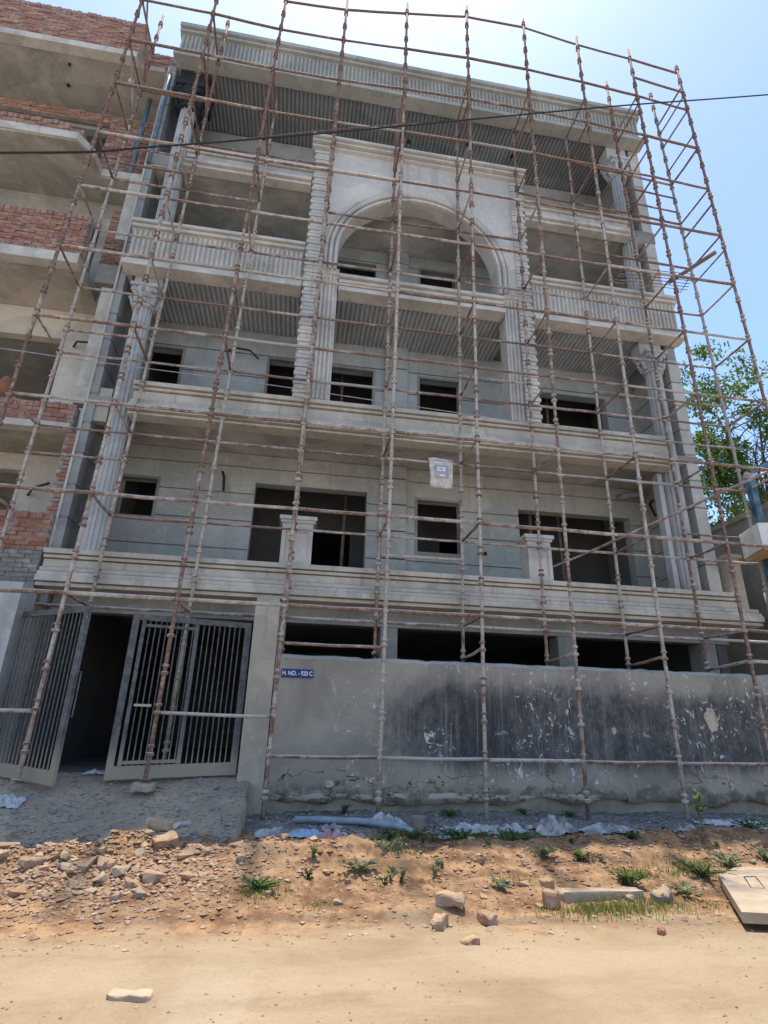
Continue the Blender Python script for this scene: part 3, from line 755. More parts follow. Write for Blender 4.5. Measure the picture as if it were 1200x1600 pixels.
# third floor parapet
brick_panel('brick_parapet', -8.2, -4.7, 9.86, 10.84, NY)
rough_edges(MB().box(-8.3, -4.72, NY-.02, NY+.2, 9.62, 9.855).build('slab_edge', 'slabwhite', NB), .012)
# fourth floor: low parapet over chamfered slab
brick_panel('brick_parapet', -8.2, -5.62, 13.08, 13.36, NY, cap=True)
brick_panel('brick_parapet', -5.6, -5.32, 13.08, 13.20, NY, cap=False)
# roof parapet
brick_panel('brick_parapet', -9.5, -4.68, 15.98, 17.05, NY, joined=True)
MB().box(-9.5, -4.70, NY-.03, NY+.2, 15.8, 15.975).build('slab_edge', 'slabwhite', NB)
sp = MB().box(-4.89, -4.675, NY+.222, 11.3, 15.98, 17.0).build('brick_parapet', 'mortar', NB)
jm = MB()
for r in range(14):
    y = NY+.23-(.11 if r % 2 else 0)
    while y < 11.2: jm.box(-4.68, -4.662, max(y, NY+.223)+.004, y+.21, 15.99+r*.072, 15.99+r*.072+.062); y += .225
stuff(jm.build('brick_courses', 'brick_far', sp))
# slabs / soffits
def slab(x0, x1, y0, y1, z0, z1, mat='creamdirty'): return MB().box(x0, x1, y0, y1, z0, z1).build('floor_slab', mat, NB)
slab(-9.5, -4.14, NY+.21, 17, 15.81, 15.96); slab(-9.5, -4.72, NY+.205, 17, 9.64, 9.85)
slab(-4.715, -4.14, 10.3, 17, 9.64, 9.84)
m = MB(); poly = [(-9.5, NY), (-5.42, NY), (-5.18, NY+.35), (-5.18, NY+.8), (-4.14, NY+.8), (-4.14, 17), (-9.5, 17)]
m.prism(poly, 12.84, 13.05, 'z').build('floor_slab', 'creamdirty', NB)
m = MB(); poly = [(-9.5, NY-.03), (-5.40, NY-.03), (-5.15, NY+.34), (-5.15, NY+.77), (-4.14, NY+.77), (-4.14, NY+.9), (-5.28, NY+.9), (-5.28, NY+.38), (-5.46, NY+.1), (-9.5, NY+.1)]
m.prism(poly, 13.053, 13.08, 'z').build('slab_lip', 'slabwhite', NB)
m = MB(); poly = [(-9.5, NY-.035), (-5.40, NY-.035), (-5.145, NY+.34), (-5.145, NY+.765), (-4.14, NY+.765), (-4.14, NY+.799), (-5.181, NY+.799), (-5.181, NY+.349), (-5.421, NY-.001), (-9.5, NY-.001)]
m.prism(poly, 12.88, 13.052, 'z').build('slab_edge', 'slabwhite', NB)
slab(-9.5, -4.14, 9.72, 17, 6.2, 6.33); slab(-9.5, -4.14, 9.66, 17, 3.55, 3.7)
# rear wall with openings, per storey
def nwall(z0, z1, ops, mat, y=10.7):
    m = MB(); cells(m, -9.5, -4.14, z0, z1, y, y+.2, ops); return m.build('wall', mat, NB)
nwall(.7, 3.54, [], 'raw'); nwall(3.71, 6.19, [(-9, -5.42, 4.6, 5.85)], 'cream'); nwall(6.34, 9.63, [(-7.5, -5.3, 7.3, 8.92)], 'cream')
nwall(9.86, 12.83, [(-8, -5.2, 9.86, 12.2)], 'creamdirty'); nwall(13.1, 15.8, [(-8.2, -5.55, 13.1, 15.2)], 'creamdirty')
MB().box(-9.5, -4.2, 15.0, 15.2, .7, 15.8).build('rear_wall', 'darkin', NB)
brick_panel('brick_pier', -5.5, -4.45, 13.12, 15.4, 10.45, .2, cap=False)
brick_panel('lintel_course', -9.0, -5.52, 15.3, 15.6, 10.55, .1, cap=False, joined=True)
brick_panel('brick_recess', -4.68, -4.14, 10.35, 11.9, 9.95, .2, cap=False)
brick_panel('brick_recess', -4.68, -4.14, 15.98, 16.95, 9.75, .2, cap=True, joined=True)
MB().box(-4.68, -4.14, 9.92, 10.2, 9.86, 10.345).build('recess_sill', 'creamdirty', NB)
MB().box(-4.42, -4.16, 9.75, 9.95, 10.9, 12.83).build('corner_post', 'slabwhite', NB)
MB().box(-4.42, -4.16, 9.75, 9.95, 6.9, 9.6).build('corner_post', 'slabwhite', NB)
MB().tube([(-4.6, 10.1, 13.1), (-4.6, 10.1, 15.75)], .055, 10).build('drain_pipe', 'bluepvc', NB, smooth=True)
# second floor brick apron and first floor brick wall below the cream wall
brick_panel('brick_apron', -5.6, -4.22, 6.34, 6.72, 9.5, .22, cap=True)
rough_edges(MB().box(-5.6, -4.24, 9.48, 9.71, 6.2, 6.335).build('slab_edge', 'slabwhite', NB), .015)
brick_panel('brick_wall', -5.6, -4.13, 3.95, 4.60, 9.44, .22, cap=True)
brick_panel('brick_wall', -5.6, -4.13, 3.42, 3.945, 9.40, .25, cap=False, grey=lambda x, z: True)
# toothed brick ends beside the fin
tp = MB().box(-4.32, -4.14, 9.60, 9.8, 4.61, 6.19).build('toothed_brick_edge', 'mortar', NB)
z = 4.63; k = 0
while z < 6.12:
    w = .2 if k % 2 else .13
    mk('brick', random.choice(gbricks+bmeshes), None, tp, loc=(-4.30 if k % 2 else -4.24, 9.57+random.uniform(-.01, .01), z), scale=(w/BL*.85, 1, 1)); 
    z += .078; k += 1
rough_edges(MB().box(-4.9, -4.1, 9.32, 9.56, 3.28, 3.415).build('rough_cement', 'raw', NB), .03)
def nstub(pts, r, mat, nm): return MB().tube(pts, r, 8).build(nm, mat, NB, smooth=True)
nstub([(-5.1, 10.69, 8.75), (-4.95, 10.45, 8.72), (-4.7, 10.4, 8.7), (-4.55, 10.4, 8.6)], .022, 'blacktube', 'conduit_stub')
nstub([(-5.2, 10.69, 5.35), (-4.9, 10.2, 5.32), (-4.55, 9.95, 5.33)], .022, 'blacktube', 'conduit_stub')
nstub([(-4.6, 10.5, 9.3), (-4.45, 10.35, 9.3), (-4.2, 10.3, 9.3)], .06, 'pvc', 'pipe_elbow')
nstub([(-4.75, 10.6, 12.3), (-4.6, 10.4, 12.3), (-4.3, 10.4, 12.25)], .08, 'pvc', 'pipe_elbow')
nstub([(-6.3, 9.6, 15.80), (-6.3, 9.6, 15.75)], .03, 'blacktube', 'ceiling_hole'); nstub([(-6.5, 10.1, 15.80), (-6.5, 10.1, 15.76)], .04, 'blacktube', 'ceiling_hole')
nstub([(-4.95, 9.75, 15.80), (-4.95, 9.75, 15.77)], .075, 'white', 'ceiling_plate')

# ------------------------------------------------------------------ boundary wall, pillars, plate
BW = thing('boundary_wall', 'grey rendered boundary wall with blackish paint, white splashes and crumbling foot', 'wall', (4.5, 8.7, .3))
xs = [-.25+.12*i for i in range(0, 106)]; zs = [.46+.0942*i for i in range(21)]
m = MB(); v = []; f = []
for j, z in enumerate(zs):
    for x in xs:
        zz = z
        if j == 0: zz += .09*fbm(x, 0, 1.7, 5)
        if j == len(zs)-1: zz += .018*fbm(x, 5, 3.0, 4)+.012*noise.noise(Vector((x*9, 0, 0)))
        v.append((x, 8.6+.006*fbm(x, z, 2.0, 3)-(.01 if 0 < j else .0), zz))
n = len(xs)
f = [(j*n+i, j*n+i+1, (j+1)*n+i+1, (j+1)*n+i) for j in range(len(zs)-1) for i in range(n-1)]
o0 = len(v); v += [(x, 8.64, v[i][2]-.01) for i, x in enumerate(xs)]
f += [(i, o0+i, o0+i+1, i+1) for i in range(n-1)]
m.add(v, f).build('render_face', 'boundary', BW, smooth=True)
m = MB(); v = []; top = len(zs)-1
v = [(x, 8.592, 2.344+.018*fbm(x, 5, 3.0, 4)+.012*noise.noise(Vector((x*9, 0, 0)))) for x in xs]
v += [(x, 8.62, v[i][2]+.05+.02*noise.noise(Vector((x*5, 3, 0)))) for i, x in enumerate(xs)]
v += [(x, 8.80, v[i+n][2]+.01) for i, x in enumerate(xs)]; v += [(x, 8.83, 2.3) for x in xs]
m.add(v, [(j*n+i, j*n+i+1, (j+1)*n+i+1, (j+1)*n+i) for j in range(3) for i in range(n-1)]).build('coping', 'boundary_top', BW, smooth=True)
MB().box(-.24, 12.4, 8.74, 8.82, .0, 2.3).build('wall_core', 'raw', BW)
m = MB(); zz = [-.05, .15, .3, .62]; v = []
for j, z in enumerate(zz):
    for x in xs: v.append((x, 8.665+.06*fbm(x, z, 2.5, 5)+(.01 if j > 1 else -.02), z+(.03*fbm(x, 1, 2, 3) if j == 3 else 0)))
m.add(v, [(j*n+i, j*n+i+1, (j+1)*n+i+1, (j+1)*n+i) for j in range(3) for i in range(n-1)]).build('wall_foot', 'foot', BW, smooth=True)
def patch(x0, x1, z0, z1, nm='peeled_patch', mat='peel', y=8.575, sd=0):
    k = 44; v = [((x0+x1)/2, y+.004, (z0+z1)/2)]
    for i in range(k):
        a = 2*PI*i/k; s = .85+.3*noise.fractal(Vector((math.cos(a)*1.3, math.sin(a)*1.3, sd*3.3)), .9, 2, 4); v.append(((x0+x1)/2+(x1-x0)/2*s*math.cos(a), y+.012, (z0+z1)/2+(z1-z0)/2*s*math.sin(a)))
    MB().add(v, [(0, i+1, (i+1) % k+1) for i in range(k)]).build(nm, mat, BW)
for i, (a, b, c, d) in enumerate(((6.58, 6.85, 1.45, 1.83), (6.0, 6.08, 1.50, 1.6), (4.95, 5.05, 1.4, 1.52), (.55, .72, .62, .72))): patch(a, b, c, d, sd=i)
# gate pillars
gp = MB().box(-.62, -.262, 8.55, 8.9, .0, 3.16); gp.box(-.61, -.272, 8.56, 8.89, 3.16, 3.23)
tag(rough_edges(gp.build('gate_pillar', 'pillar'), .012), 'plain grey plastered gate pillar between wicket gate leaf and boundary wall', 'pillar')
gp = MB().box(-4.62, -3.92, 8.6, 9.1, .3, 3.25)
tag(rough_edges(gp.build('gate_pillar', 'column'), .008), 'pale blue grey gate pillar beside the gate leaf without a wicket', 'pillar')
# house number plate
PL = thing('house_number_plate', 'small blue enamel house number plate with white lettering on boundary wall', 'sign', (.08, 8.57, 2.12))
MB().box(-.15, .31, 8.568, 8.579, 2.065, 2.185).build('plate', 'blue', PL)
fc = bpy.data.curves.new('lettering', 'FONT'); fc.body = 'H. NO. - 920 C'; fc.size = .078; fc.align_x = 'CENTER'; fc.align_y = 'CENTER'; fc.extrude = .001; fc.offset = .0014
to = bpy.data.objects.new('tmp_text', fc); COL.objects.link(to); bpy.context.view_layer.update()
tm = bpy.data.meshes.new_from_object(to.evaluated_get(bpy.context.evaluated_depsgraph_get())); bpy.data.objects.remove(to)
stuff(mk('lettering', tm, 'white', PL, loc=(.08, 8.566, 2.125), rot=(PI/2, 0, 0), scale=(.88, 1.12, 1)))

# ------------------------------------------------------------------ gates
def gate(p0, p1, zb0, zb1, zt, nb, label, wicket):
    p0, p1 = Vector((p0[0], p0[1], 0)), Vector((p1[0], p1[1], 0)); L = (p1-p0).length; d = (p1-p0)/L; nrm = Vector((-d.y, d.x, 0))
    g = thing('steel_gate', label, 'gate', (p0.x, p0.y, zb0))
    zbot = lambda t: zb0+(zb1-zb0)*t/L
    Zv = Vector((0, 0, 1))
    def vbar(t, w, dep, z0, z1, nm, par_):
        c = p0+d*t+Zv*((z0+z1)/2); return MB().obox(c, d*(w/2), nrm*(dep/2), Zv*((z1-z0)/2)).build(nm, 'gate', par_)
    def hbar(t0, t1, z, h, dep, nm, par_):
        a = p0+d*t0+Zv*(z+zbot(t0)-zb0); b = p0+d*t1+Zv*(z+zbot(t1)-zb0); ax = (b-a)/2
        return MB().obox((a+b)/2, ax, nrm*(dep/2), Zv*(h/2)).build(nm, 'gate', par_)
    vbar(.045, .09, .05, zbot(0), zt, 'hinge_stile', g); vbar(L-.045, .09, .05, zbot(L), zt, 'lock_stile', g)
    hbar(.091, L-.091, zt-.04, .08, .046, 'top_rail', g) if False else MB().obox(p0+d*(L/2)+Zv*(zt-.04), d*(L/2-.091), nrm*.023, Zv*.04).build('top_rail', 'gate', g)
    hbar(.091, L-.091, zb0+.08, .16, .046, 'bottom_rail', g)
    for i in range(nb):
        t = .09+(L-.18)*(i+1)/(nb+1)
        MB().tube([p0+d*t+Zv*(zbot(t)+.161), p0+d*t+Zv*(zt-.081)], .0095, 6).build('bar', 'gate', g)
    if wicket:
        t0, t1 = wicket
        w = vbar(t0, .05, .07, zbot(t0)+.165, zt-.085, 'wicket_frame', g)
        MB().obox(p0+d*((t0+t1)/2)+Zv*(zt-.15), d*((t1-t0)/2-.028), nrm*.03, Zv*.02).build('wicket_rail', 'gate', w)
        hbar(t0+.028, t1-.028, zb0+.2, .04, .06, 'wicket_rail', w)
        vbar(t1, .05, .07, zbot(t1)+.165, zt-.085, 'wicket_stile', w)
        MB().obox(p0+d*(t1-.16)-nrm*(-.04)+Zv*1.62, d*.11, nrm*.012, Zv*.016).build('latch', 'band', g)
        MB().obox(p0+d*(L-.05)+nrm*.035+Zv*1.55, d*.03, nrm*.01, Zv*.16).build('lock_plate', 'gate', g)
    else:
        MB().tube([p0+d*(L+.002)+Zv*2.0, p0+d*(L+.08)+Zv*2.0, p0+d*(L+.08)+Zv*1.45, p0+d*(L+.002)+Zv*1.45], .01, 6).build('drop_bolt', 'gate', g)
    return g
gate((-.66, 8.72), (-2.28, 8.38), .76, .70, 2.84, 19, 'dusty slate blue barred gate leaf with wicket door hung on the grey pillar', (.78, 1.50))
gate((-4.08, 8.95), (-2.76, 8.06), .74, .66, 2.86, 17, 'slate blue barred gate leaf swung open beside the pale pillar', None)

# ------------------------------------------------------------------ scaffolding
SC = thing('scaffolding', 'rusty steel tube scaffolding with cup joints covering the whole house front', 'scaffolding', (2.0, 8.6, .3))
FB = [(-4.72, -4.36), (-3.2, -2.86), (-1.72, -1.38), (-.21, .03), (1.27, 1.48), (2.76, 2.98), (4.22, 4.46), (5.72, 5.88), (7.24, 7.31), (8.81, 8.64)]
SY0, SY1 = 8.15, 9.15
ARCH = [-.12, -.12, -.2, -.14, 0, .12, .13, .08, -.03, -.2]
def sxp(i, z): a, b = FB[i]; return a+(b-a)*(z-1)/16+.012*noise.noise(Vector((i*3.1, z*.4, 0)))
LV = [3.04, 4.54, 6.06, 7.55, 9.03, 10.47, 11.9, 13.38, 14.78, 16.2]
TOPZ = [None, None, 17.05, 17.2, 17.54, 17.91, 17.97, 17.72, 17.59, 17.4]
def lz(L, i): return L+max(0, (L-11)/5.2)*ARCH[i]+.012*noise.noise(Vector((L*2, i*1.7, 9)))
def node(i, L, y): z = lz(L, i); return Vector((sxp(i, z), y+.01*noise.noise(Vector((i, z, 4))), z))
FBOT = [.72, .72, .74]+[.26]*7; FTOP = [17.7, 17.7, 17.6, 17.6, 17.95, 18.35, 18.3, 18.05, 17.95, 17.72]
RBOT = [3.0, 3.0, .72, 2.45, 2.42, 2.42, 2.42, 2.42, 2.42, 3.0]; RTOP = [17.4, 17.9, 15.1, 15.3, 15.6, 15.65, 15.65, 15.6, 18.3, 18.25]
def standard(i, y, z0, z1):
    n = int((z1-z0)/1.5)+2
    pts = [Vector((sxp(i, z0+(z1-z0)*k/(n-1)), y, z0+(z1-z0)*k/(n-1))) for k in range(n)]
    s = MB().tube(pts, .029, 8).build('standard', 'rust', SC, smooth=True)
    c = MB(); z = 3.04-.5*math.ceil((3.04-z0)/.5)+.5
    while z < z1-.1:
        x = sxp(i, z); c.lathe([(.03, z-.035), (.052, z-.03), (.052, z+.004), (.036, z+.014)], x, y, 10)
        q = z+.085+random.uniform(-.015, .02); c.lathe([(.03, q-.02), (.046, q-.016), (.046, q+.012), (.03, q+.02)], x, y, 10)
        z += .5
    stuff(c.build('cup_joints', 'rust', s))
    if z0 < 1: MB().obox(Vector((sxp(i, z0), y, z0-.0)), Vector((.06, 0, 0)), Vector((0, .06, 0)), Vector((0, 0, .005))).build('base_plate', 'rust', s)
for i in range(10):
    standard(i, SY0, FBOT[i], FTOP[i]); standard(i, SY1, RBOT[i], RTOP[i])
def pipe(a, b, nm, r=.025, over=0.0):
    a, b = Vector(a), Vector(b); d = (b-a).normalized(); n = 5; pts = []
    for k in range(n):
        p = a.lerp(b, k/(n-1)); p.z -= .008*math.sin(PI*k/(n-1))*random.uniform(0, 1.4); pts.append(p)
    r *= random.uniform(.84, 1.14)
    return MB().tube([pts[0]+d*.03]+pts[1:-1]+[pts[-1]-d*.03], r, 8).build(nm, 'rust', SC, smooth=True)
for i in range(9):
    for L in LV: pipe(node(i, L, SY0), node(i+1, L, SY0), 'ledger', .030 if L < 7 else .027)
    if i >= 3: pipe(Vector((sxp(i, 1.03), SY0, 1.03)), Vector((sxp(i+1, 1.03), SY0, 1.04)), 'ledger', .027)
    if i >= 2: pipe(Vector((sxp(i, 17), SY0, TOPZ[i])), Vector((sxp(i+1, 17), SY0, TOPZ[i+1])), 'ledger')
pipe((-6.6, SY0, 3.04), node(0, 3.04, SY0), 'ledger'); pipe((-6.6, SY0, 4.54), node(0, 4.54, SY0), 'ledger')
pipe((sxp(2, 1.52), SY0, 1.53), (sxp(3, 1.52), SY0, 1.52), 'ledger'); pipe((sxp(0, 1.5), SY0, 1.5), (sxp(1, 1.5), SY0, 1.51), 'ledger'); pipe((sxp(3, 2.5), SY0, 2.5), (sxp(4, 2.5), SY0, 2.5), 'ledger')
pipe(node(8, 16.9, SY0), node(9, 16.9, SY0), 'ledger')
skip = {(1, 14.78), (2, 14.78), (3, 14.78), (4, 14.78), (5, 14.78), (6, 14.78), (0, 13.38), (3, 13.38), (4, 13.38), (5, 13.38), (2, 11.9), (6, 11.9), (0, 4.54)}
for i in range(9):
    for L in LV[:-1]:
        if (i, L) not in skip: pipe(node(i, L, SY1), node(i+1, L, SY1), 'ledger', .025)
for i, L in ((0, 8.05), (0, 5.55), (8, 8.05), (8, 7.05), (8, 14.3), (8, 13.8), (8, 5.05), (4, 4.2), (0, 12.9), (0, 12.4), (5, 8.05), (7, 8.05)): pipe(node(i, L, SY1), node(i+1, L, SY1), 'ledger', .023)
for i in range(10):
    for L in LV:
        if L > RTOP[i]+.1: continue
        if L < RBOT[i]-.1: continue
        if random.random() < .06 and i < 8: continue
        pipe(node(i, L, SY0), node(i, L, SY1), 'transom', .023)
for i, L in ((9, 12.9), (9, 15.3), (9, 17.1), (9, 16.75), (9, 11.45), (8, 14.3), (8, 15.9), (7, 15.6), (1, 13.0), (5, 15.4), (6, 15.4)): pipe(node(i, L, SY0), node(i, L-.02, SY1), 'transom', .021)
for i in (4, 5, 6, 7, 8): pipe((sxp(i, 2.55), SY0, 2.56), (sxp(i, 2.5), SY1, 2.50), 'transom', .026)
pipe((sxp(8, 2.5), SY0, 2.55), (sxp(9, 2.5), SY0, 2.55), 'ledger', .026)
pipe((5.2, SY1-.1, 4.50), (8.35, SY0-.08, 5.98), 'brace', .027); pipe((4.6, 9.9, 4.3), (5.3, SY1-.1, 4.55), 'brace', .02)
pipe(node(0, 16.9, SY0), node(0, 15.2, SY1), 'brace', .02); pipe(node(0, 15.0, SY0), node(0, 13.9, SY1), 'brace', .02); pipe(node(1, 15.6, SY0), node(1, 14.2, SY1), 'brace', .02)
pipe(node(4, 15.0, SY0), node(4, 14.2, SY1), 'brace', .022); pipe(node(9, 11.9, SY0), node(8, 10.47, SY0)+Vector((-.2, .05, -.1)), 'brace', .022) if False else None

# bundle of steel rods lying across the right-hand bays
LD = thing('rod_grating', 'thin steel rod grating laid flat across the scaffold tubes near the end bay', 'grating', (7.0, 8.5, 10.52))
for k in range(6): MB().tube([(6.0+.04*k, 8.2+.085*k, 10.53), (7.75+.03*k, 8.10+.085*k, 10.53)], .009, 6).build('rod', 'rust', LD)
for x in (6.15, 6.95, 7.7): MB().tube([(x, 8.12, 10.547), (x+.12, 8.66, 10.547)], .010, 6).build('cross_rod', 'rust', LD)
pk = MB().obox(Vector((7.62, 8.0, 10.59)), Vector((.22, -.45, .02)), Vector((.035, .02, 0)), Vector((0, 0, .02)))
tag(pk.build('timber_batten', 'wood'), 'pale timber batten poking out past the end of the rod grating', 'batten')

# cement bag hung over a rear ledger
CBG = thing('cement_bag', 'torn white paper cement bag hung over a scaffold tube before the plaster wall', 'bag', (2.43, 9.1, 5.6))
m = MB(); nx_, nz_ = 10, 12; v = []
for j in range(nz_+1):
    for i in range(nx_+1):
        u, w = i/nx_, j/nz_; x = 2.2+.46*u+.03*w*(1 if u < .5 else -1)*.8+.015*noise.noise(Vector((u*4, w*4, 1)))
        z = 6.10-.56*w-(.05*abs(noise.noise(Vector((u*7, 2, 0)))) if j == nz_ else 0); y = 9.105-.03*math.sin(w*3)-.025*noise.noise(Vector((u*5, w*5, 3)))
        v.append((x, y, z))
m.add(v, [(j*(nx_+1)+i, j*(nx_+1)+i+1, (j+1)*(nx_+1)+i+1, (j+1)*(nx_+1)+i) for j in range(nz_) for i in range(nx_)])
o = m.build('front_sheet', 'paperbag', CBG, smooth=True)
md = o.modifiers.new('t', 'SOLIDIFY'); md.thickness = .006
o = MB().tube([(2.2, 9.12, 6.1), (2.3, 9.12, 6.105), (2.5, 9.12, 6.09), (2.66, 9.12, 6.1)], [.035, .042, .04, .035], 8).build('fold', 'sheet_white', CBG, smooth=True)
MB().box(2.3, 2.56, 9.055, 9.062, 5.72, 5.97).build('print_panel', 'bagprint', CBG)
m = MB(); m.box(2.345, 2.50, 9.0515, 9.0545, 5.85, 5.93); m.build('print_label', 'white', CBG)
m = MB(); m.prism([(2.37, 5.89), (2.425, 5.915), (2.475, 5.89), (2.425, 5.865)], 9.0485, 9.051, 'y'); m.build('print_mark', 'bagprint', CBG)
m = MB(); m.box(2.39, 2.50, 9.0515, 9.0545, 5.745, 5.785); m.build('print_line', 'white', CBG)
# orange rag on the left-most tube
m = MB().lathe([(.03, 6.02), (.06, 6.06), (.085, 6.15), (.08, 6.22), (.05, 6.30), (.025, 6.33)], sxp(0, 6.2)-.09, SY0-.02, 14)
tag(rough_edges(m.build('rag_bundle', 'orange', smooth=True), .05, 3, 6), 'orange brown rag bundle tied to a scaffold tube before the brick house', 'rag')

# ------------------------------------------------------------------ overhead cables
def cable(pts, r, mat, label):
    pts = [Vector(p) for p in pts]; out = []
    for k in range(len(pts)-1):
        p0 = pts[max(k-1, 0)]; p1 = pts[k]; p2 = pts[k+1]; p3 = pts[min(k+2, len(pts)-1)]
        for q in range(8):
            t = q/8; out.append(.5*((2*p1)+(p2-p0)*t+(2*p0-5*p1+4*p2-p3)*t*t+(3*p1-p0-3*p2+p3)*t**3))
    out.append(pts[-1]); return tag(MB().tube(out, r, 6).build('overhead_cable', mat, smooth=True), label, 'cable')
cable([(-14, 7, 7.6), (-5.12, 7, 9.62), (-2.95, 7, 10.28), (-.05, 7, 11.36), (2.35, 7, 12.30), (5.84, 7, 13.66), (9.65, 7, 15.06), (18, 7, 18.2)], .015, 'cable', 'thick black overhead cable rising across the front of the upper storeys')
cable([(-14, 7.6, 6.9), (-4.6, 7.6, 6.47), (-.91, 7.6, 6.36), (3.24, 7.6, 6.18), (7.96, 7.6, 6.10), (18, 7.6, 6.3)], .007, 'thinwire', 'thin grey wire stretched level across the second floor band')
cable([(-14, 7.05, 7.6), (-5, 7.03, 9.66), (-2.9, 7.03, 10.33), (.4, 7.04, 11.66), (2.6, 7.04, 12.40)], .009, 'rust', 'thin rusty wire twisted along the thick black overhead cable')

# ------------------------------------------------------------------ right side: neighbour wall, post, white box, tree
RW = thing('low_grey_house', 'low weathered grey block house beside the steel post and tree', 'house', (10.5, 11, .5))
MB().box(9.3, 14, 8.95, 12.5, .2, 5.75).build('wall', 'raw', RW)
MB().box(9.22, 14.1, 8.87, 12.6, 5.753, 5.86).build('roof_slab', 'foot', RW)
MB().box(9.26, 9.299, 9.1, 12.4, 3.6, 3.75).build('string_course', 'raw', RW)
MB().tube([(9.2, 9.6, .3), (9.2, 9.6, 3.9), (9.22, 9.62, 4.1)], .05, 10).build('drain_pipe', 'pvc', RW, smooth=True)
PO = thing('steel_post', 'blue green painted steel post with rusty head beside the white box', 'post', (8.82, 8.72, .3))
m = MB(); m.box(8.72, 8.86, 8.9, 9.02, .3, 6.25); m.build('shaft', 'teal', PO)
MB().tube([(8.79, 8.96, 6.255), (8.79, 8.96, 6.33), (8.77, 8.96, 6.42)], [.11, .12, .05], 8).build('head', 'rust', PO)
MB().obox(Vector((9.25, 8.9, 6.62)), Vector((.5, 0, .26)), Vector((0, .05, 0)), Vector((-.02, 0, .045))).build('arm', 'teal', PO)
BX = thing('white_concrete_box', 'whitewashed concrete box ledge with brown cracks wired beside the post', 'box', (9.1, 8.6, 4.5))
o = MB().obox(Vector((9.1, 8.6, 4.86)), Vector((.75, -.2, .0)), Vector((.1, .35, 0)), Vector((0, 0, .24))).build('body', 'box_white', BX); rough_edges(o, .01)
MB().obox(Vector((9.1, 8.6, 4.60)), Vector((.73, -.2, .0)), Vector((.1, .34, 0)), Vector((0, 0, .017))).build('underside', 'box_tan', BX)
for k, (a, b) in enumerate((((8.5, 8.42, 5.11), (8.75, 8.3, 5.45)), ((8.6, 8.4, 5.11), (9.1, 8.4, 5.6)), ((8.55, 8.40, 5.05), (8.75, 8.33, 4.7)))):
    MB().tube([a, b], .012, 6).build('tie_wire', 'wood', BX)
CR = thing('fig_tree', 'leafy green tree with bare grey twigs rising behind the low grey house', 'tree', (15.2, 15.0, 0))
rt_ = random.Random(5); tips = []
bm_ = MB()
bm_.tube([(15.4, 15, 0), (15.3, 15, 3), (15.0, 14.8, 6), (14.8, 14.6, 8.2)], [.35, .3, .24, .2], 8)
lims = []
for k in range(16):
    a = rt_.uniform(0, 2*PI); st = Vector((15.0, 14.8, rt_.uniform(5.5, 8.4))); e = st+Vector((math.cos(a)*rt_.uniform(1.2, 2.8)-.7, math.sin(a)*rt_.uniform(.8, 2), rt_.uniform(.8, 4.0)))
    mid = st.lerp(e, .5)+Vector((0, 0, .3)); bm_.tube([st, mid, e], [.10, .065, .03], 6); lims.append((mid, e))
    for q in range(6):
        s2 = mid.lerp(e, rt_.random()); e2 = s2+Vector((rt_.uniform(-1, 1), rt_.uniform(-1, 1), rt_.uniform(-.5, .9))); bm_.tube([s2, (s2+e2)/2+Vector((0, 0, .1)), e2], [.03, .02, .009], 5); tips.append(e2)
bm_.build('trunk', 'bark', CR, smooth=True)
tw = MB()
for k in range(160):
    s2 = Vector((rt_.uniform(13.2, 16.5), rt_.uniform(13.6, 15.4), rt_.uniform(8.6, 12.2))); e2 = s2+Vector((rt_.uniform(-.8, .8), rt_.uniform(-.4, .4), rt_.uniform(-.9, .5)))
    tw.tube([s2, (s2+e2)/2+Vector((rt_.uniform(-.1, .1), 0, .08)), e2], [.014, .011, .005], 4, cap=False)
stuff(tw.build('twigs', 'bark', CR))
lf = MB()
def leaf(mb_, c, dirv, nrm, L, Wd):
    s = dirv.cross(nrm).normalized()*Wd/2; c = Vector(c); t = c+dirv*L; mmid = c+dirv*L*.45
    mb_.add([c, mmid+s+nrm*Wd*.15, t, mmid-s+nrm*Wd*.15], [(0, 1, 2), (0, 2, 3)])
def rvec(r): 
    while True:
        v = Vector((r.uniform(-1, 1), r.uniform(-1, 1), r.uniform(-1, 1)))
        if .1 < v.length < 1: return v.normalized()
clumps = [Vector((rt_.uniform(11.9, 13.4), rt_.uniform(13.4, 15.0), rt_.uniform(7.2, 10.6))) for k in range(34)]
clumps += [Vector((rt_.uniform(13.0, 16.5), rt_.uniform(13.6, 15.4), rt_.uniform(11.2, 13.8))) for k in range(26)]
clumps += [Vector((rt_.uniform(13.0, 17.5), rt_.uniform(13.6, 15.6), rt_.uniform(7.0, 9.6))) for k in range(22)]
clumps += tips[::3]
for c in clumps:
    R_ = rt_.uniform(.25, .55)
    for q in range(rt_.randint(60, 130)):
        p = c+rvec(rt_)*R_*rt_.random()**.45*Vector((1, 1, .8)).length/1.6; d = rvec(rt_); d.z -= .5; d.normalize()
        leaf(lf, p, d, rvec(rt_), rt_.uniform(.10, .2), rt_.uniform(.05, .1))
stuff(lf.build('crown', 'leaf', CR))

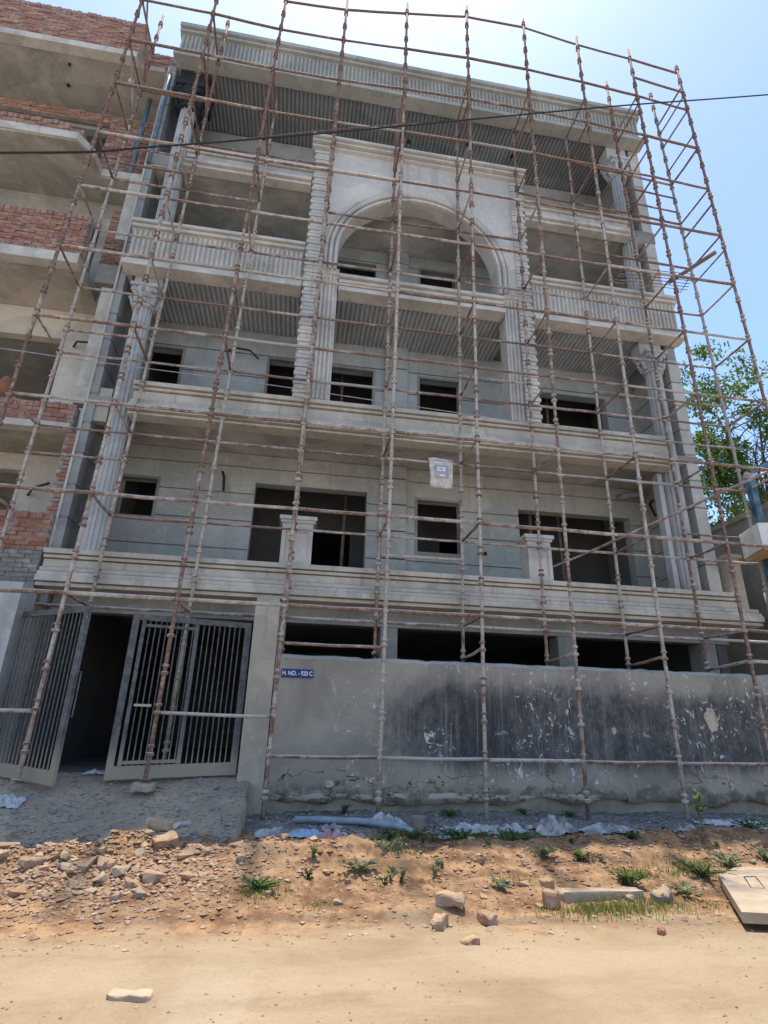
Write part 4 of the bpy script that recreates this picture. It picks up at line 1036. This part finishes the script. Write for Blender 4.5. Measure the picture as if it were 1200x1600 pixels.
# ------------------------------------------------------------------ rubble, litter
def chunk_mesh(name, seed, boxy, mat):
    r = random.Random(seed); bm = bmesh.new()
    for k in range(14):
        v = rvec(r)
        if boxy: v = Vector([max(-1, min(1, c*1.9)) for c in v])*r.uniform(.85, 1.0)
        bm.verts.new((v.x, v.y, v.z))
    res = bmesh.ops.convex_hull(bm, input=bm.verts); bmesh.ops.delete(bm, geom=[g for g in res['geom_interior'] if isinstance(g, bmesh.types.BMVert)], context='VERTS')
    m = bpy.data.meshes.new(name); bm.to_mesh(m); bm.free(); m.materials.append(M[mat]); return m
brk = [chunk_mesh('broken_brick', 20+k, True, 'brick_rubble') for k in range(6)]
stn = [chunk_mesh('stone', 40+k, False, 'stone') for k in range(6)]
rr = random.Random(11)
def hgt(x, y): return max(gz(x, y), rz(x, y) if (x < -.45 and 6.9 < y < 9.3) else -1)
def put(meshes, nm, x, y, s, label, cat, group, flat=.6, rz_=None, lift=.35):
    if 'heap' in label: label = ('fist sized ' if s > .055 else 'egg sized ' if s > .033 else 'tiny ')+label; group = group+(', larger' if s > .055 else ', middling' if s > .033 else ', small')
    k = rr.uniform(.85, 1.15)
    o = mk(nm, rr.choice(meshes), None, loc=(x, y, hgt(x, y)+s*flat*lift), rot=(rr.uniform(-.3, .3), rr.uniform(-.3, .3), rr.uniform(0, 6.28) if rz_ is None else rz_), scale=(s*k, s*.75, s*flat))
    return tag(o, label, cat, group)
# the heap in front of the ramp
crm = [chunk_mesh('stone', 60+k, False, 'stone_grey') for k in range(4)]
for k in range(190):
    x = rr.gauss(-1.9, .95); y = rr.gauss(6.2, .42)
    if not (-4.4 < x < .1 and 5.3 < y < 7.0): continue
    if rr.random() < .5: put(brk, 'broken_brick', x, y, .022+.07*rr.random()**2.2, 'broken brick lying in the rubble heap before the ramp', 'brick', 'broken bricks in the rubble heap')
    else: put(stn, 'stone', x, y, .022+.075*rr.random()**2.2, 'stone lump lying in the rubble heap before the ramp', 'stone', 'stones in the rubble heap')
# along the verge
for k in range(44):
    x = rr.uniform(-.1, 5.6); y = rr.uniform(5.3, 7.1)
    if rr.random() < .5: put(brk, 'broken_brick', x, y, rr.uniform(.025, .06), 'small broken brick scattered on the verge before the boundary wall', 'brick', 'bricks scattered on the verge')
    else: put(stn, 'stone', x, y, rr.uniform(.025, .06), 'small stone scattered on the verge before the boundary wall', 'stone', 'stones scattered on the verge')
# debris on the ramp
for k in range(74):
    x = -.55-1.9*rr.random()**1.5 if k < 58 else rr.uniform(-4.2, -2.4); y = rr.uniform(7.1, 8.5)
    put(crm, 'stone', x, y, .018+.06*rr.random()**2, 'grey concrete crumb lying on the dusty ramp', 'stone', 'crumbs on the ramp', .4)
# bricks that stand out
def worn(o, seed, cuts=3, rnd=.22, amp=.012):
    bm = bmesh.new(); bm.from_mesh(o.data); bmesh.ops.subdivide_edges(bm, edges=bm.edges[:], cuts=cuts, use_grid_fill=True)
    co = [v.co.copy() for v in bm.verts]; mn = Vector([min(c[i] for c in co) for i in range(3)]); mx = Vector([max(c[i] for c in co) for i in range(3)]); ce = (mn+mx)/2; hf = (mx-mn)/2
    for v in bm.verts:
        d = v.co-ce; u = Vector([d[i]/hf[i] for i in range(3)]); ed = sorted(abs(c) for c in u)
        k = rnd*max(0, ed[1]-.6)*(1+.9*noise.noise(v.co*12+Vector((seed, 0, 0))))
        v.co = ce+d*(1-k*.8)+noise.noise_vector(v.co*14+Vector((seed, 0, 0)))*amp
    bm.to_mesh(o.data); bm.free(); return o
def brick_at(x, y, rz_, label, tilt=0, s=(1, 1, 1), mat='brick_rubble', z=0):
    o = MB().box(-.115, .115, -.055, .055, 0, .075).build('brick', mat); worn(o, x*7.3+y, 5, .4, .02)
    o.location = (x, y, hgt(x, y)-.022+z); o.rotation_euler = (tilt+rr.uniform(-.15, .15), rr.uniform(-.22, .22), rz_); o.scale = s; return tag(o, label, 'brick')
brick_at(-1.22, 6.72, .1, 'whole tan brick lying on top of the rubble heap', z=.11, mat='slabstone', s=(1.15, 1, 1.5))
brick_at(-1.1, 6.5, .5, 'red white edged brick leaning under the tan brick on the heap', .5, z=.02)
brick_at(-2.15, 6.15, 1.0, 'dark red brick on the front slope of the rubble heap', .3)
brick_at(-3.4, 5.65, .3, 'orange brick at the street end of the rubble heap', .2, s=(1, 1, 1.3))
brick_at(1.42, 5.22, -.4, 'tan brick lying on its side by the verge bricks', 0, s=(1, 1, 1.1), mat='brick_rubble')
brick_at(1.28, 5.0, 1.0, 'small tan half brick standing in front of two others', 0, s=(.55, .9, 1.2), mat='brick_rubble')
brick_at(1.68, 5.08, .2, 'half brick behind the red half brick on the sand', 0, s=(.6, 1, 1.2))
brick_at(2.35, 5.35, 1.2, 'pale brick block standing upright at the verge edge', 0, s=(.7, 1.2, 2.0), mat='brick_rubble')
brick_at(2.36, 5.42, .2, 'red brick lump on top of the upright pale block', 0, s=(.5, .7, .8), z=.16)
brick_at(1.42, 4.66, .3, 'red half brick lying alone at the edge of the sand', 0, s=(.55, .9, .7))
brick_at(2.95, 4.72, .8, 'small bright red brick bit alone on the sandy road', 0, s=(.28, .5, .8), mat='brick')
brick_at(3.45, 5.45, .5, 'grey brown stone block beside the long kerb stone', 0, s=(.9, 1.2, 1.5), mat='stone')
brick_at(5.4, 6.6, .3, 'orange brick on the verge by the tall weed', .2, s=(1, 1, 1.1))
kb = MB().box(2.5, 3.3, 5.46, 5.58, .0, .115); o = kb.build('kerb_stone', 'slabstone'); worn(o, 2, 6, .2, .012); tag(o, 'long pale kerb stone half buried in grass at the verge', 'kerb stone')
kb = MB().box(-.045, .045, -.12, .12, 0, .035); o = kb.build('flat_stone', 'slabstone'); worn(o, 5, 6, .3, .01); o.location = (-.74, 3.98, gz(-.74, 3.98)-.004); o.rotation_euler = (0, 0, 1.35); tag(o, 'flat grey stone half sunk in the sandy road', 'stone')
kb = MB().box(-.07, .07, -.09, .09, 0, .03); o = kb.build('flat_stone', 'stone'); worn(o, 8, 6, .35, .025); o.location = (-1.6, 4.25, gz(-1.6, 4.25)-.006); o.rotation_euler = (0, 0, .8); tag(o, 'pale flat stone lying alone on the wheel track', 'stone')
pc = MB().box(-.14, .14, -.05, .05, 0, .04); o = pc.build('concrete_lump', 'slabwhite'); worn(o, 8, 6, .35, .025); o.location = (-1.15, 7.5, rz(-1.15, 7.5)); o.rotation_euler = (0, -.1, .5); tag(o, 'long pale concrete lump lying on the ramp', 'concrete lump')
bs = MB().box(-.15, .15, -.09, .09, 0, .1); o = bs.build('foot_block', 'stone'); worn(o, 4, 6, .35, .025); o.location = (sxp(2, .7), SY0-.02, .6); tag(o, 'stone block under a scaffold foot on the ramp', 'stone')
# sandstone slab with an inked square
SS = thing('stone_slab', 'flat sandstone slab with an inked square propped on the verge', 'stone slab', (4.6, 5.7, .1))
poly = [(3.69, 4.76), (3.95, 4.70), (4.75, 4.74), (5.3, 5.9), (4.68, 6.0), (4.28, 5.76)]
m = MB(); n = len(poly); hz = lambda x, y: .052+.02*(y-4.7)+.03*max(0, y-5.3)
m.add([(x, y, hz(x, y)) for x, y in poly]+[(x, y, hz(x, y)+.075) for x, y in poly], [tuple(range(n))[::-1], tuple(range(n, 2*n))]+[(i, (i+1) % n, n+(i+1) % n, n+i) for i in range(n)])
o = m.build('slab', 'slabstone', SS)
m = MB(); cx_, cy_, s_ = 4.80, 5.55, .085
def sq(a, b):
    a, b = Vector((a[0], a[1], hz(*a)+.079)), Vector((b[0], b[1], hz(*b)+.079)); m.tube([a, b], .006, 4)
cs = [(4.482, 5.666), (4.602, 5.661), (4.40, 5.318), (4.28, 5.344)]
for i in range(4): sq(cs[i], cs[(i+1) % 4])
m.build('inked_square', 'ink', SS)
# gravel
gm_ = MB(); rg = random.Random(3)
def pebble(mb_, x, y, s, z0):
    v = [Vector(c)*s*rg.uniform(.7, 1.2) for c in ((1, 0, .2), (0, 1, .2), (-1, 0, .2), (0, -1, .2), (0, 0, .8), (0, 0, -.4))]
    mb_.add([(p.x+x, p.y+y, p.z*.8+z0) for p in v], [(0, 1, 4), (1, 2, 4), (2, 3, 4), (3, 0, 4), (1, 0, 5), (2, 1, 5), (3, 2, 5), (0, 3, 5)])
for k in range(9000):
    x = rg.uniform(-5, 7.5); y = rg.gauss(6.2, .75)
    if y < 4.7 or y > 8.0 or (x < -.5 and y > 6.9): continue
    if rg.random() > .35+.65*(noise.noise(Vector((x*.9, y*1.1, 0)))+.5): continue
    pebble(gm_, x, y, .006+.024*rg.random()**1.8, gz(x, y))
for k in range(5200):
    x = rg.gauss(-1.9, 1.0); y = rg.gauss(6.15, .42)
    if 5.2 < y < 6.95 and -4.6 < x < .3: pebble(gm_, x, y, .008+.028*rg.random()**2, gz(x, y))
stuff(tag(gm_.build('gravel', 'crumb_red'), 'reddish crumbs and gravel strewn along the verge', 'gravel'))
gm_ = MB()
for k in range(5200):
    x = rg.uniform(-5, 7.5); y = rg.gauss(6.3, .7)
    if y < 4.9 or y > 7.6 or (x < -.5 and y > 6.9): continue
    if noise.noise(Vector((x*1.4, y*1.6, 8))) < -.05: continue
    pebble(gm_, x, y, .01+.035*rg.random()**2, gz(x, y)-.004)
stuff(tag(gm_.build('soil_clods', 'ground'), 'dry clods of reddish soil lying over the verge', 'clods'))
gm_ = MB()
for k in range(1700):
    x = rg.uniform(-4.5, 7); y = rg.uniform(3.2, 5.2)
    if noise.noise(Vector((x*.7, y*1.5, 5))) < .0: continue
    pebble(gm_, x, y, rg.uniform(.003, .012), gz(x, y))
stuff(tag(gm_.build('road_grit', 'crumb_road'), 'fine dark grit scattered over the sandy road', 'grit'))
gm_ = MB()
for k in range(6500):
    if rg.random() < .4: x = rg.uniform(-.4, 8); y = rg.uniform(7.4, 8.55)
    else: x = rg.uniform(-4.6, -.5); y = rg.uniform(6.95, 8.8)
    pebble(gm_, x, y, .005+.024*rg.random()**2, hgt(x, y))
stuff(tag(gm_.build('grey_debris', 'crumb_grey'), 'grey concrete crumbs below the boundary wall and on the ramp', 'debris'))
# crumpled sheets and sacks
def sheet(x, y, w, d, h, mat, label, cat, seed, rot=0.0, nm='plastic_sheet'):
    n = 26; m = MB(); v = []
    for j in range(n+1):
        for i in range(n+1):
            u, t = i/n*2-1, j/n*2-1
            q = Vector((u*2.1+seed, t*2.1, seed*.7)); r_ = (u*u+t*t)**.5
            ridge = 1-abs(noise.fractal(q*.8, 1.1, 2.0, 2))*1.3
            env = max(0, 1-r_**2.2*.85)
            wob = 1+.28*noise.noise(Vector((math.atan2(t, u)*1.3, seed, 0)))
            xx = u*w/2*wob+.05*w*noise.noise(q*2); yy = t*d/2*wob+.05*d*noise.noise(q*2+Vector((5, 0, 0)))
            c, s_ = math.cos(rot), math.sin(rot); px_, py_ = x+xx*c-yy*s_, y+xx*s_+yy*c
            v.append((px_, py_, hgt(px_, py_)+.012+.62*h*env*max(.0, ridge)*(.75+.35*math.sin(u*9+3*noise.noise(q*1.5)+seed))+.015*abs(noise.noise(q*5))))
    m.add(v, [(j*(n+1)+i, j*(n+1)+i+1, (j+1)*(n+1)+i+1, (j+1)*(n+1)+i) for j in range(n) for i in range(n)])
    o = m.build(nm, mat); md = o.modifiers.new('t', 'SOLIDIFY'); md.thickness = .004; return tag(o, label, cat)
sheet(.0, 7.42, .55, .30, .13, 'sheet_dirty', 'dirty white crumpled sack beside the ramp edge', 'sack', 1.3)
sheet(.32, 7.38, .34, .25, .10, 'sheet_blue', 'pale blue plastic scrap between the sacks by the ramp', 'plastic', 2.6)
sheet(.58, 7.28, .34, .24, .12, 'sheet_red', 'faded red and white plastic bag by the blue scrap', 'bag', 3.9)
sheet(.82, 7.12, .42, .26, .08, 'sheet_white', 'flat white plastic sheet next to the faded red bag', 'plastic', 5.1)
sheet(1.36, 8.0, .44, .28, .20, 'sheet_white', 'bunched white plastic bag at a scaffold foot', 'bag', 6.2)
sheet(2.22, 7.42, .85, .42, .16, 'sheet_white', 'large crumpled white sheet on the weeds below the wall', 'sheet', 7.7)
sheet(2.85, 7.6, .4, .3, .12, 'sheet_dirty', 'dirty white sack behind the large crumpled sheet', 'sack', 8.8)
sheet(3.42, 7.55, .62, .42, .30, 'sheet_dirty', 'tall folded grey white sack draped in a heap', 'sack', 9.4, .3)
sheet(4.05, 7.35, .75, .34, .14, 'sheet_dirty', 'long flat grey white sack next to the tall folded one', 'sack', 10.9, -.15)
sheet(5.0, 7.15, .4, .22, .10, 'sheet_dirty', 'small dirty sack scrap on the bare soil', 'sack', 12.2)
sheet(6.2, 7.9, .9, .3, .10, 'sheet_white', 'streaked white plastic strip below the wall foot', 'plastic', 13.3)
sheet(6.7, 7.6, .9, .3, .08, 'sheet_white', 'white plastic strip nearer the verge at the wall end', 'plastic', 14.6)
sheet(5.9, 6.6, .35, .25, .14, 'sheet_white', 'pinkish white bag beside the stone slab', 'bag', 15.5)
sheet(-2.55, 8.95, .30, .18, .10, 'sheet_white', 'white packet lying between the open gate leaves', 'packet', 16.1)
sheet(-3.2, 7.95, .35, .22, .12, 'sheet_white', 'white plastic scrap under the gate leaf without a wicket', 'plastic', 17.7)
sheet(.62, 7.72, .26, .18, .10, 'sheet_dirty', 'greyish scrap behind the flat pipe', 'plastic', 18.2)
# drain pipe and concrete test cylinder
tag(MB().tube([(.18, 8.0, hgt(.18, 8)+.05), (.6, 7.95, hgt(.6, 7.95)+.06), (1.0, 7.8, hgt(1, 7.8)+.055), (1.4, 7.5, hgt(1.4, 7.5)+.05), (1.55, 7.32, hgt(1.55, 7.32)+.03)], .04, 12).build('drain_pipe', 'pvc', smooth=True), 'long grey plastic drain pipe lying on the ground below the wall', 'pipe')
z_ = hgt(1.66, 7.55)
tag(MB().lathe([(.08, z_-.02), (.085, z_), (.085, z_+.13), (.075, z_+.145)], 1.68, 7.6, 20).build('concrete_cylinder', 'foot', smooth=False), 'short concrete cylinder standing beside the grey pipe end', 'cylinder')
# ------------------------------------------------------------------ weeds and grass
def weed(x, y, h, ns, spread, mat, label, seed, ll=.06, group=None):
    r = random.Random(seed); z0 = hgt(x, y); t = thing('weed', label, 'weed', (x, y, z0), group)
    st = MB(); lv_ = MB()
    for k in range(ns):
        a = r.uniform(0, 2*PI); sp_ = spread*r.uniform(.2, 1); hh = h*r.uniform(.55, 1)
        p = [Vector((x, y, z0-.01)), Vector((x+math.cos(a)*sp_*.4, y+math.sin(a)*sp_*.4, z0+hh*.6)), Vector((x+math.cos(a)*sp_, y+math.sin(a)*sp_, z0+hh))]
        st.tube(p, [.006, .005, .003], 5)
        for q in range(int(9+hh*70)):
            u = r.random()**.7; c = p[0].lerp(p[1], u*2) if u < .5 else p[1].lerp(p[2], u*2-1)
            d = Vector((r.uniform(-1, 1), r.uniform(-1, 1), r.uniform(-.2, .6))).normalized(); leaf(lv_, c, d, (Vector((0, 0, 1))+rvec(r)*.5).normalized(), ll*r.uniform(.4, 1.0), ll*.42)
    st.build('stems', mat, t); stuff(lv_.build('leaves', mat, t))
weed(4.75, 6.55, .52, 3, .06, 'weed_pale', 'tall single weed with pale leaves by the stone slab', 1, .09)
for k, (x, y, h, ns, s_, mt, lb) in enumerate((   # position, height, stems, spread
 (4.25, 5.95, .20, 12, .25, 'weed', 'spreading green weed clump touching the stone slab'),
 (4.75, 6.2, .20, 10, .22, 'weed_pale', 'pale dusty weed clump at the base of the tall weed'),
 (.75, 6.0, .16, 9, .16, 'weed_pale', 'dusty pale weed on the soil before the pipe'),
 (1.12, 6.45, .18, 9, .18, 'weed_pale', 'dusty weed behind the pale weed on the soil'),
 (1.2, 6.95, .22, 8, .12, 'weed', 'small upright green weed in the shade edge'),
 (-.12, 5.65, .16, 10, .15, 'weed', 'bright green weed tuft beside the rubble heap'),
 (2.1, 7.15, .15, 16, .35, 'weed', 'dark green weed mat in front of the large white sheet'),
 (2.75, 7.1, .16, 14, .28, 'weed', 'dark green weed patch below the folded sack'),
 (1.55, 7.2, .16, 8, .16, 'weed', 'low weed by the concrete cylinder'),
 (3.15, 6.35, .13, 8, .14, 'weed', 'round dark weed alone on the red soil'),
 (2.75, 6.4, .16, 7, .12, 'weed_pale', 'pale weed beside the round dark weed on red soil'),
 (3.3, 5.75, .16, 8, .14, 'weed', 'green weed beside the grey brown stone block'),
 (3.75, 5.55, .14, 8, .16, 'weed_pale', 'low pale weed near the kerb stone end'),
 (4.1, 6.9, .14, 8, .15, 'weed', 'small weed in front of the long flat sack'),
 (6.0, 7.3, .2, 10, .25, 'weed', 'green weed by the white plastic strips'),
 (5.35, 6.35, .18, 8, .18, 'weed_pale', 'pale weed behind the stone slab'),
 (.85, 8.45, .18, 6, .08, 'weed', 'thin weed growing out of the wall foot'),
 (2.3, 8.42, .14, 8, .15, 'weed', 'weed at the wall foot behind the white bag'),
 (3.4, 8.45, .12, 6, .1, 'weed', 'small weed at the wall foot behind the folded sack'),
 (4.05, 8.4, .12, 6, .1, 'weed', 'low weed at the wall foot behind the long flat sack'),
 (2.05, 5.75, .12, 6, .1, 'weed_pale', 'small weed behind the upright pale block'))): weed(x, y, h*.62, int(ns*1.8), s_*1.4, mt, lb, 30+k, .055)
rw = random.Random(21)
for k in range(26):
    x = rw.uniform(.0, 6.0); y = rw.uniform(5.7, 7.2)
    weed(x, y, rw.uniform(.05, .12), rw.randint(3, 6), rw.uniform(.05, .1), rw.choice(['weed', 'weed_pale']), 'tiny seedling weed scattered on the verge soil', 200+k, .04, 'seedlings on the verge')
gr = MB(); rg = random.Random(8)
def tuft(cx, cy, sx, sy, n, h):
    for k in range(n):
        x = rg.gauss(cx, sx); y = rg.gauss(cy, sy); z0 = gz(x, y)-.005; a = rg.uniform(0, 6.28); hh = h*rg.uniform(.4, 1.1); l = rg.uniform(.0, .6)*hh
        s = Vector((-math.sin(a), math.cos(a), 0))*.0035; p = Vector((x, y, z0)); tt = p+Vector((math.cos(a)*l, math.sin(a)*l, hh)); mm = p+Vector((math.cos(a)*l*.3, math.sin(a)*l*.3, hh*.6))
        gr.add([p-s, p+s, mm+s*.8, tt, mm-s*.8], [(0, 1, 2, 4), (4, 2, 3)])
tuft(2.95, 5.28, .36, .10, 950, .065); tuft(2.6, 5.2, .2, .08, 250, .05); tuft(3.6, 6.05, .14, .06, 260, .06); tuft(-.1, 5.55, .14, .09, 220, .06); tuft(4.2, 6.1, .2, .12, 350, .07)
tuft(1.15, 6.5, .2, .15, 150, .08); tuft(2.2, 5.9, .2, .06, 120, .05); tuft(1.1, 7.1, .3, .12, 260, .08); tuft(2.4, 7.2, .5, .1, 500, .09); tuft(3.9, 5.3, .3, .06, 120, .05); tuft(.35, 5.35, .1, .05, 60, .05)
stuff(tag(gr.build('grass', 'grass'), 'short yellow green grass tufts along the kerb stone and verge', 'grass'))
